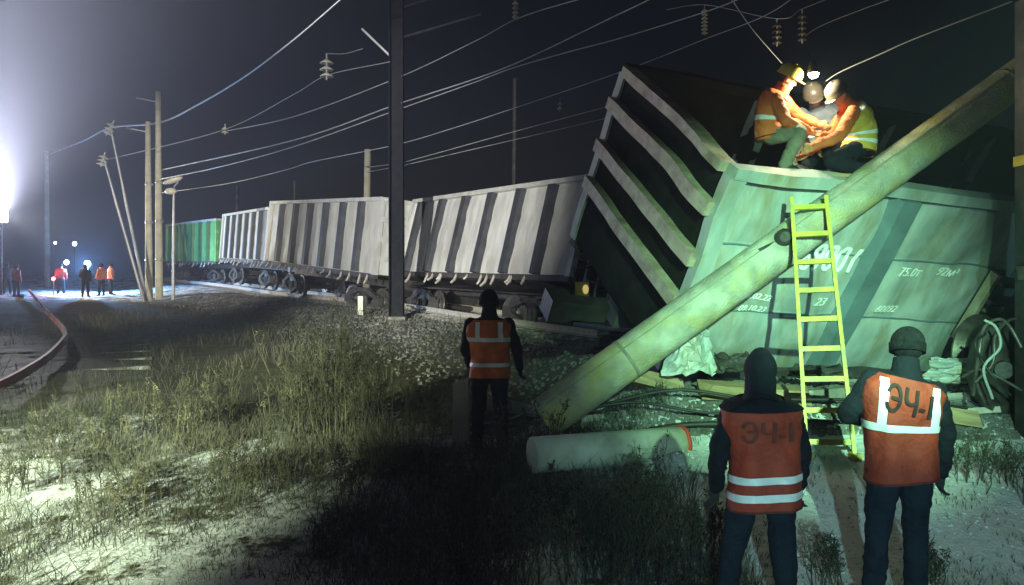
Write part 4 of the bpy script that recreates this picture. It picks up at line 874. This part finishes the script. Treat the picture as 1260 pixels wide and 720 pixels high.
# white pipe with a red rim
a, bb = on(655, 7.45, 0.17), on(838, 7.95, 0.17); a.z = bb.z = (a.z + bb.z) / 2 + 0.03
pipe = thing('white_pipe', 'white pipe with a red rim lying in front of the pole foot', 'pipe', a)
ax = (bb - a).normalized(); Rz = ax.to_track_quat('Z', 'Y').to_matrix().to_4x4(); Lp = (bb - a).length
MB().lathe([(0.14, 0), (0.165, 0), (0.165, Lp), (0.14, Lp), (0.14, Lp - 0.3)], Rz, 28).build('tube', 'pipe_white', pipe)
MB().lathe([(0.166, Lp - 0.015), (0.178, Lp - 0.015), (0.178, Lp + 0.02), (0.135, Lp + 0.02), (0.135, Lp - 0.01)], Rz, 28).build('rim', 'red_paint', pipe)
for k, (px, d, ln, yaw, tilt, mt, lab) in enumerate(((742, 9.35, 1.3, 0.25, 0.10, 'sleeper', 'broken sleeper jutting out beneath the upper end of the fallen pole foot'), (930, 8.75, 1.1, -0.12, 0.05, 'plank_wood', 'splintered timber lying behind the hooded worker'), (1070, 8.85, 1.4, 0.1, -0.06, 'sleeper', 'broken sleeper lying right of the ladder'), (1140, 8.45, 0.9, -0.3, 0.12, 'plank_wood', 'splintered timber behind the hatted worker'), (810, 9.1, 0.8, 0.5, 0.25, 'plank_wood', 'splintered timber propped under the corner of the tipped wagon'), (660, 11.2, 1.5, -0.4, 0.08, 'sleeper', 'broken sleeper lying behind the foot of the fallen pole'))):
    q = on(px, d, 0.07); mb = MB(); rr = random.Random(40 + k); x0, x1 = -ln / 2, ln / 2; a_, b_ = 0.11, 0.08
    mb.add([(x0 + rr.uniform(-.1, .1), -a_, -b_), (x0 + rr.uniform(-.1, .1), a_, -b_), (x0 + rr.uniform(-.1, .1), a_, b_), (x0 + rr.uniform(-.1, .1), -a_, b_), (x1 + rr.uniform(-.15, .15), -a_, -b_), (x1 + rr.uniform(-.15, .15), a_, -b_), (x1 + rr.uniform(-.15, .15), a_, b_), (x1 + rr.uniform(-.15, .15), -a_, b_)], [(0, 1, 2, 3), (4, 7, 6, 5), (0, 4, 5, 1), (3, 2, 6, 7), (0, 3, 7, 4), (1, 5, 6, 2)])
    o = tag(mb.build('broken_sleeper' if mt == 'sleeper' else 'splintered_timber', mt, None), lab, 'timber' if mt != 'sleeper' else 'sleeper', 'broken timbers in the wreckage'); o.location = q; o.rotation_euler = (rr.uniform(-.3, .3), tilt, yaw)
# crumpled sheets and torn plates along the foot of the wagon
def crumple(label, c0, wx, hz_, seed, mat='wagon_pale', name='crumpled_sheet', group=None):
    mb = MB(); nu, nv = 16, 16; vs = []
    for j in range(nv + 1):
        for i in range(nu + 1):
            u, w = i / nu - .5, j / nv - .5; nz = float(fbm(np.array([u * 3.5 + seed, w * 3.5, 3.1 + seed]), 4)); n2 = float(fbm(np.array([u * 5 + 9, w * 5 + seed, 1.7]), 4)); n3 = float(fbm(np.array([u * 5, w * 5 + seed + 4, 6.7]), 4))
            vs.append(c0 + Vector((u * wx * (1.1 - w * .4) + .22 * wx * n2, -0.16 * math.cos(u * 3) * math.cos(w * 2.4) + 0.22 * nz + w * .1, w * hz_ + .25 * hz_ * n3)))
    for j in range(nv + 1):
        for i in range(nu + 1): vs.append(Vector(vs[j * (nu + 1) + i]) + Vector((0, 0.02, 0)))
    n1 = nu + 1; N1 = n1 * (nv + 1); fs = [(j * n1 + i, j * n1 + i + 1, (j + 1) * n1 + i + 1, (j + 1) * n1 + i) for j in range(nv) for i in range(nu)]
    fs += [tuple(N1 + k for k in f)[::-1] for f in fs]; mb.add(vs, fs, False)
    tag(mb.build(name, mat, None, origin=c0), label, 'metal sheet', group)
crumple('crumpled pale metal sheet at the lower left corner of the tipped wagon', P(848, 425, 8.98), 0.46, 0.62, 0.0)
crumple('small torn plate right of the crumpled sheet', P(902, 446, 9.1), 0.42, 0.20, 2.3, 'underframe', 'torn_plate', 'torn plates')
crumple('flat torn plate behind the ladder', P(1010, 457, 9.2), 0.6, 0.16, 5.1, 'underframe', 'torn_plate', 'torn plates')
crumple('torn plate near the loose wheel', P(1178, 455, 9.0), 0.55, 0.26, 7.9, 'wagon_pale', 'torn_plate', 'torn plates')
# loose wheelset with hoses at the right edge
wc = on(1232, 8.65, 0.47)
ws = thing('wheelset', 'loose steel wheelset at the right edge by the tipped wagon', 'wheelset', wc)
o = inst('wheel', WHEEL, ws, (0, 0, 0), (0, 0, R(24))); o = inst('wheel', WHEEL, ws, (0.62, 1.38, 0), (0, 0, R(24 + 180)))
MB().tube([(-0.1, -0.22, 0), (0.72, 1.6, 0)], 0.09, 12).build('axle', 'dark_steel', ws)
for k, (pts, lab) in enumerate((([(1194, 488, 8.3), (1203, 440, 8.1), (1216, 404, 8.15), (1232, 392, 8.2), (1248, 404, 8.15), (1262, 430, 8.1)], 'pale hose looping over the loose wheelset'), ([(1200, 470, 8.2), (1222, 446, 8.05), (1230, 412, 8.1), (1246, 396, 8.2), (1262, 392, 8.3)], 'second hose crossing the first on the loose wheelset'), ([(1222, 490, 8.15), (1212, 455, 8.05), (1231, 430, 8.0), (1226, 402, 8.1), (1214, 396, 8.2)], 'short hose hanging beside the loose wheelset'), ([(1240, 488, 8.1), (1228, 466, 8.0), (1210, 446, 8.05), (1200, 424, 8.1), (1208, 408, 8.2)], 'thin dark hose twisted across the loose wheelset'), ([(1186, 462, 8.4), (1204, 452, 8.2), (1228, 462, 8.1), (1258, 480, 8.05)], 'low hose lying across the foot of the loose wheelset'))):
    path = smooth_path([P(*p) + Vector((0.02 * math.sin(9 * p[0]), 0.04 * math.cos(7 * p[1]), 0.02 * math.sin(5 * p[1]))) for p in pts], 10); tag(MB().tube(path, (0.018, 0.015, 0.014, 0.012, 0.014)[k], 10).build('hose', ('wheel_steel', 'wheel_steel', 'wagon_pale', 'cable_black', 'wheel_steel')[k], None, origin=path[0]), lab, 'hose', 'hoses at the loose wheelset')
# dark post at the right edge
q = on(1270, 8.15); dp = thing('steel_post', 'dark steel post with a yellow band at the right edge', 'post', (q.x, q.y, q.z - 0.3))
MB().box((0, 0, 2.35), (0.20, 0.24, 4.7)).build('upright', 'dark_steel', dp); MB().box((0, 0, 3.08), (0.22, 0.26, 0.10)).build('band', 'yellow_paint', dp); MB().box((-0.06, -0.135, 3.72), (0.035, 0.02, 0.8)).build('edge_strip', 'chord_bright', dp)
MB().bar((0, 0, 2.0), (-0.16, -0.1, 1.95), 0.1, 0.14).build('bracket', 'wheel_steel', dp)
# pale stub behind the middle worker
q = on(567, 9.4, -0.2); tag(MB().add([(-.10, -.10, 0), (.10, -.10, 0), (.10, .10, 0), (-.10, .10, 0), (-.085, -.085, .92), (.085, -.085, .98), (.085, .085, .96), (-.085, .085, .9)], [(0, 3, 2, 1), (4, 5, 6, 7), (0, 1, 5, 4), (1, 2, 6, 5), (2, 3, 7, 6), (3, 0, 4, 7)]).build('marker_post', 'pipe_white', None), 'short pale concrete post beside the middle worker', 'post').location = q
# yellow lantern box hanging on the leaning wagon's end
q = P(716, 356, 18.9); ln = thing('lantern', 'small yellow lantern box at the near end of the leaning wagon', 'lantern', q)
MB().box((0, 0, 0), (0.30, 0.16, 0.34)).build('case', 'yellow_paint', ln); MB().ell((0.08, -0.09, 0), (0.07, 0.04, 0.11)).build('lens', 'amber_lens', ln)
mb = MB(); mb.bar((-.17, 0, -.2), (-.17, 0, .5), .03, .03); mb.bar((.17, 0, -.2), (.17, 0, .5), .03, .03); mb.bar((-.17, 0, .5), (.17, 0, .5), .03, .03); mb.build('frame', 'dark_steel', ln)
mb = MB(); mb.bar((0, 0, .5), (.25, 1.1, .62), .03, .03); mb.build('hanger', 'dark_steel', ln)
# dropped hatch leaf hanging behind the end bars
q = P(785, 335, 14.0); hl = thing('hatch_leaf', 'pale hatch leaf hanging askew between the two nearest wagons', 'hatch', q)
Mh = Matrix.Rotation(R(24), 4, 'Y') @ Matrix.Rotation(R(-15), 4, 'Z')
for z in (-0.22, 0.22):
    o = MB().box((0, 0, z), (0.34, 0.05, 0.40)).build('panel', 'end_bar', hl); o.matrix_local = Mh
o = MB().box((0.21, 0, 0), (0.06, 0.1, 0.95)).build('frame_bar', 'chord_bright', hl); o.matrix_local = Mh
o = MB().bar((0.21, 0, 0.45), (0.3, 0.6, 1.5), 0.05, 0.05).build('chain', 'dark_steel', hl); o.matrix_local = Mh
# short concrete stake by the near rail
q = P(444, 375, 25.5); q.z = gz(q.x, q.y) - .1; tag(MB().box((0, 0, .35), (.16, .16, .7)).build('rail_stake', 'pipe_white', None), 'short pale stake below the near rail left of the mast', 'stake').location = q

# ------------------------------------------------------------------ ballast stones
ico = [(-1, 1.618, 0), (1, 1.618, 0), (-1, -1.618, 0), (1, -1.618, 0), (0, -1, 1.618), (0, 1, 1.618), (0, -1, -1.618), (0, 1, -1.618), (1.618, 0, -1), (1.618, 0, 1), (-1.618, 0, -1), (-1.618, 0, 1)]
icf = np.array([(0, 11, 5), (0, 5, 1), (0, 1, 7), (0, 7, 10), (0, 10, 11), (1, 5, 9), (5, 11, 4), (11, 10, 2), (10, 7, 6), (7, 1, 8), (3, 9, 4), (3, 4, 2), (3, 2, 6), (3, 6, 8), (3, 8, 9), (4, 9, 5), (2, 4, 11), (6, 2, 10), (8, 6, 7), (9, 8, 1)])
icv = np.array(ico) / 1.9
def np_mesh(name, V, Fc, mat, kind='stuff', smooth=False):
    me = bpy.data.meshes.new(name); k = Fc.shape[1]; me.vertices.add(len(V)); me.vertices.foreach_set('co', V.ravel()); me.loops.add(Fc.size); me.loops.foreach_set('vertex_index', Fc.ravel().astype(np.int32))
    me.polygons.add(len(Fc)); me.polygons.foreach_set('loop_start', np.arange(0, Fc.size, k, dtype=np.int32)); me.polygons.foreach_set('use_smooth', np.full(len(Fc), smooth)); me.update(calc_edges=True); me.materials.append(MATS[mat])
    o = bpy.data.objects.new(name, me); COL.objects.link(o); o['kind'] = kind; return o
def stones(name, label, xy, size):
    n_ = len(xy); z = ground_z(xy[:, 0], xy[:, 1]); sz = size * RNG.uniform(.5, 1.5, n_)
    V = icv[None] * (sz[:, None, None] * RNG.uniform(.6, 1.2, (n_, 1, 3))) * RNG.uniform(.75, 1.2, (n_, 12, 1))
    a = RNG.uniform(0, 6.28, n_); c, s = np.cos(a)[:, None], np.sin(a)[:, None]
    V = np.stack([V[..., 0] * c - V[..., 1] * s, V[..., 0] * s + V[..., 1] * c, V[..., 2]], -1) + np.stack([xy[:, 0], xy[:, 1], z], -1)[:, None]
    Fc = (icf[None] + 12 * np.arange(n_)[:, None, None]).reshape(-1, 3)
    return tag(np_mesh(name, V.reshape(-1, 3), Fc, 'stone'), label, 'stones')
xy = np.stack([RNG.uniform(0.6, 6.5, 9000), 8.1 + 1.9 * RNG.random(9000) ** 1.2], -1); stones('ballast', 'snow dusted ballast stones on the bank below the tipped wagon', xy, 0.028)
yy = RNG.uniform(12, 40, 16000); ss = RNG.triangular(-1.6, 1.2, 5.6, 16000); xx = np.interp(yy, _ty, _tx) + 0.9 - ss / 0.80
stones('ballast', 'dark ballast stones along the track in front of the wagon row', np.stack([xx, yy], -1), 0.04)

pmat('snow_clod', (0.74, 0.77, 0.80), (0.50, 0.53, 0.55), 5, 0.85, 0, 0.4, 20)
def clods(label, x0, x1, y0, y1, n_, size, sd):
    xy = clumped(n_, x0, x1, y0, y1, 0.02, 1.8, sd); o = stones('snow_clods', label, xy, size); o.data.materials.clear(); o.data.materials.append(MATS['snow_clod'])
def clumped(n_, x0, x1, y0, y1, thr=0.0, sc=1.1, sd=3.0):
    xy = np.stack([RNG.uniform(x0, x1, n_ * 3), RNG.uniform(y0, y1, n_ * 3)], -1)
    f = fbm(np.concatenate([xy * sc, np.full((len(xy), 1), sd)], 1), 3); k = f + RNG.normal(0, .18, len(xy)) > thr
    return xy[k][:n_]
clods('crumbled snow trodden around the two near workers', 1.0, 6.2, 4.5, 8.2, 2200, 0.011, 2.2)
# ------------------------------------------------------------------ grass
def blades(name, label, xy, h, w, mat, lean=0.35):
    n_ = len(xy); z = ground_z(xy[:, 0], xy[:, 1]) - 0.01; B = np.stack([xy[:, 0], xy[:, 1], z], -1)
    a = RNG.uniform(0, 6.28, n_); ln = np.abs(RNG.normal(0, lean, n_)); D = np.stack([np.cos(a) * ln, np.sin(a) * ln, np.ones(n_)], -1)
    wa = RNG.uniform(0, 3.14, n_); Wd = np.stack([np.cos(wa), np.sin(wa), np.zeros(n_)], -1)
    bend = np.stack([np.cos(a), np.sin(a), -0.35 * np.ones(n_)], -1) * (h * RNG.uniform(0, .55, n_))[:, None]
    H_ = h[:, None]; W_ = (w * np.ones(n_))[:, None] * Wd
    p1 = B + D * H_ * .55 + bend * .25; p2 = B + D * H_ + bend
    V = np.stack([B - W_ * .5, B + W_ * .5, p1 - W_ * .4, p1 + W_ * .4, p2], 1).reshape(-1, 3)
    i0 = 5 * np.arange(n_)[:, None]
    Fc = np.concatenate([i0 + np.array([0, 1, 3]), i0 + np.array([0, 3, 2]), i0 + np.array([2, 3, 4])]).astype(int)
    return tag(np_mesh(name, V, Fc, mat), label, 'grass')
def clumped(n_, x0, x1, y0, y1, thr=0.0, sc=1.1, sd=3.0):
    xy = np.stack([RNG.uniform(x0, x1, n_ * 3), RNG.uniform(y0, y1, n_ * 3)], -1)
    f = fbm(np.concatenate([xy * sc, np.full((len(xy), 1), sd)], 1), 3); k = f + RNG.normal(0, .18, len(xy)) > thr
    return xy[k][:n_]
def hnoise(xy, lo, hi, sd=8.0):
    f = np.clip(fbm(np.concatenate([xy * .8, np.full((len(xy), 1), sd)], 1), 3) * .9 + .5, 0, 1); return (lo + (hi - lo) * f) * RNG.uniform(.5, 1.25, len(xy))
xy = clumped(15000, -9.5, 0.2, 5.2, 12.5, 0.06, 1.5); blades('grass', 'dry grass poking through the snow in the left foreground', xy, hnoise(xy, .07, .36), 0.007, 'dry_grass')
xy = clumped(11000, -1.6, 1.7, 4.6, 9.0, 0.0); blades('grass', 'dark grass in the unlit middle foreground', xy, hnoise(xy, .12, .55), 0.007, 'dry_grass')
xy = clumped(4200, 1.4, 6.5, 4.6, 8.2, 0.12, 1.6); blades('grass', 'short grass in the snow around the two near workers', xy, hnoise(xy, .03, .15), 0.006, 'dry_grass')
xy = clumped(8000, -16, 0.0, 12.5, 32, 0.05, .7); blades('grass', 'dim dry grass between the near meadow and the track', xy, hnoise(xy, .12, .5), 0.011, 'dry_grass')

xy = clumped(34000, -9.5, 0.5, 5.0, 11.0, -0.06, 2.4); blades('grass', 'short stubble in the patchy snow of the left foreground', xy, hnoise(xy, .03, .12), 0.006, 'dry_grass', 0.6)
# ------------------------------------------------------------------ tall weeds, each clump a plant
def weed(label, px, d, n_, h, spread, mat, seed, twigs=13, leafy=0.5):
    n_ = int(n_ * 1.7)
    rr = random.Random(seed); x = (px - 630) / F * d; g = gz(x, d); t = thing('weed_clump', label, 'weed', (x, d, g), 'tall weed clumps')
    mb = MB(); lf = MB()
    for _ in range(n_):
        a = rr.uniform(0, 6.28); r0 = spread * rr.random() ** .5; bx_, by_ = r0 * math.cos(a), r0 * math.sin(a); hh = h * rr.uniform(.55, 1.1)
        b0_ = Vector((bx_, by_, gz(x + bx_, d + by_) - g - .02)); le = Vector((rr.gauss(0, .14), rr.gauss(0, .14), 1)); pts = [b0_ + le * hh * q + Vector((rr.gauss(0, .012), rr.gauss(0, .012), 0)) for q in (0, .3, .6, .85, 1)]
        mb.tube(pts, [.0055, .005, .004, .003, .002], 4, caps=False)
        for k in range(twigs):
            q = rr.uniform(.25, 1.0); p_ = pts[0].lerp(pts[-1], q); az = rr.uniform(0, 6.28); ln = hh * (1.15 - q) * rr.uniform(.15, .42) + .03
            e = p_ + Vector((math.cos(az) * .55, math.sin(az) * .55, rr.uniform(.5, 1))) * ln
            mb.tube([p_, p_.lerp(e, .5) + Vector((0, 0, -.01)), e], [.003, .0025, .0018], 3, caps=False)
            for m_ in range(rr.randint(2, 5)):
                c = p_.lerp(e, rr.uniform(.45, 1.05)); s_ = rr.uniform(.006, .014) * (1 + leafy); dv = Vector((rr.gauss(0, 1), rr.gauss(0, 1), rr.gauss(.3, .8))).normalized(); sd = dv.cross(Vector((rr.gauss(0, 1), rr.gauss(0, 1), rr.gauss(0, 1)))).normalized()
                lf.add([c, c + dv * s_ + sd * s_ * .35, c + dv * s_ * 2.2, c + dv * s_ - sd * s_ * .35], [(0, 1, 2, 3)])
    mb.build('stems', mat, t)['kind'] = 'stuff'; lf.build('seed_heads', mat, t)['kind'] = 'stuff'
for i, (px, d, n_, h, sp, mt, lab) in enumerate((
    (385, 9.6, 18, 1.4, .32, 'dry_weed', 'tallest yellowish weed clump left of the middle worker'),
    (428, 9.9, 24, 1.5, .36, 'dry_weed', 'broad yellowish weed clump just right of the tallest one'),
    (458, 9.4, 14, 1.15, .28, 'dry_weed', 'yellowish weeds on the right edge of the tall clump'),
    (350, 9.2, 8, 0.9, .25, 'dry_weed', 'thin yellowish weeds on the left edge of the tall clump'),
    (518, 9.3, 8, 0.85, .2, 'dry_weed', 'narrow weed clump between the tall clump and the middle worker'),
    (275, 10.4, 6, 0.95, .2, 'dry_weed', 'single thin weed standing in the meadow left of the tall clump'),
    (228, 9.8, 14, 0.75, .4, 'dry_weed', 'pale weed clump in the middle of the lit meadow'),
    (165, 9.4, 12, 0.65, .4, 'dry_weed', 'low weed clump left of the middle of the meadow'),
    (90, 9.0, 14, 0.6, .45, 'dry_weed', 'low weed clump below the bent rail'),
    (30, 7.6, 10, 0.55, .35, 'dry_weed', 'weed clump at the left edge of the meadow'),
    (140, 7.2, 12, 0.5, .4, 'dark_weed', 'dark weeds in the lower left foreground'),
    (300, 7.4, 14, 0.55, .4, 'dark_weed', 'dark weeds in the snow in the lower middle of the meadow'),
    (400, 7.4, 10, 0.5, .35, 'dark_weed', 'dark weeds at the right side of the bright snow'),
    (640, 8.0, 16, 0.75, .35, 'dark_weed', 'dark weeds in front of the middle worker'),
    (690, 7.0, 12, 0.36, .35, 'dark_weed', 'dark weeds in front of the fallen pole foot'),
    (760, 6.6, 14, 0.30, .3, 'dark_weed', 'dark weeds in front of the white pipe'),
    (800, 6.5, 14, 0.60, .25, 'dark_weed', 'dark stalks left of the hooded worker'),
    (560, 7.0, 12, 0.6, .35, 'dark_weed', 'unlit weeds below and left of the middle worker'),
    (655, 5.9, 14, 0.55, .4, 'dark_weed', 'unlit weeds at the bottom of the picture'),
    (1016, 5.7, 7, 0.42, .14, 'dry_weed', 'small dry weed between the two near workers'),
    (1148, 5.6, 7, 0.36, .12, 'dry_weed', 'small dry weed by the right boot of the hatted worker'),
    (1212, 7.0, 12, 0.4, .35, 'dark_weed', 'dark weed patch at the right edge behind the hatted worker'),
    (872, 6.2, 8, 0.35, .2, 'dark_weed', 'low weed beside the left leg of the hooded worker'))):
    weed(lab, px, d, n_, h, sp, mt, 100 + i)

# ------------------------------------------------------------------ night haze
hzb = MB().box((0, 140, 7.0), (520, 400, 20)).build('haze', None); hzb['kind'] = 'stuff'
hm = bpy.data.materials.new('haze'); hm.use_nodes = True; nt = hm.node_tree
for nd in list(nt.nodes):
    if nd.type == 'BSDF_PRINCIPLED': nt.nodes.remove(nd)
pv = nt.nodes.new('ShaderNodeVolumePrincipled'); pv.inputs['Color'].default_value = (0.72, 0.76, 0.98, 1); pv.inputs['Density'].default_value = 0.0022; pv.inputs['Anisotropy'].default_value = 0.25
nt.links.new(pv.outputs[0], [nd for nd in nt.nodes if nd.type == 'OUTPUT_MATERIAL'][0].inputs['Volume'])
hzb.data.materials.append(hm)
tag(hzb, 'pale night haze lit by the floodlight', 'haze')
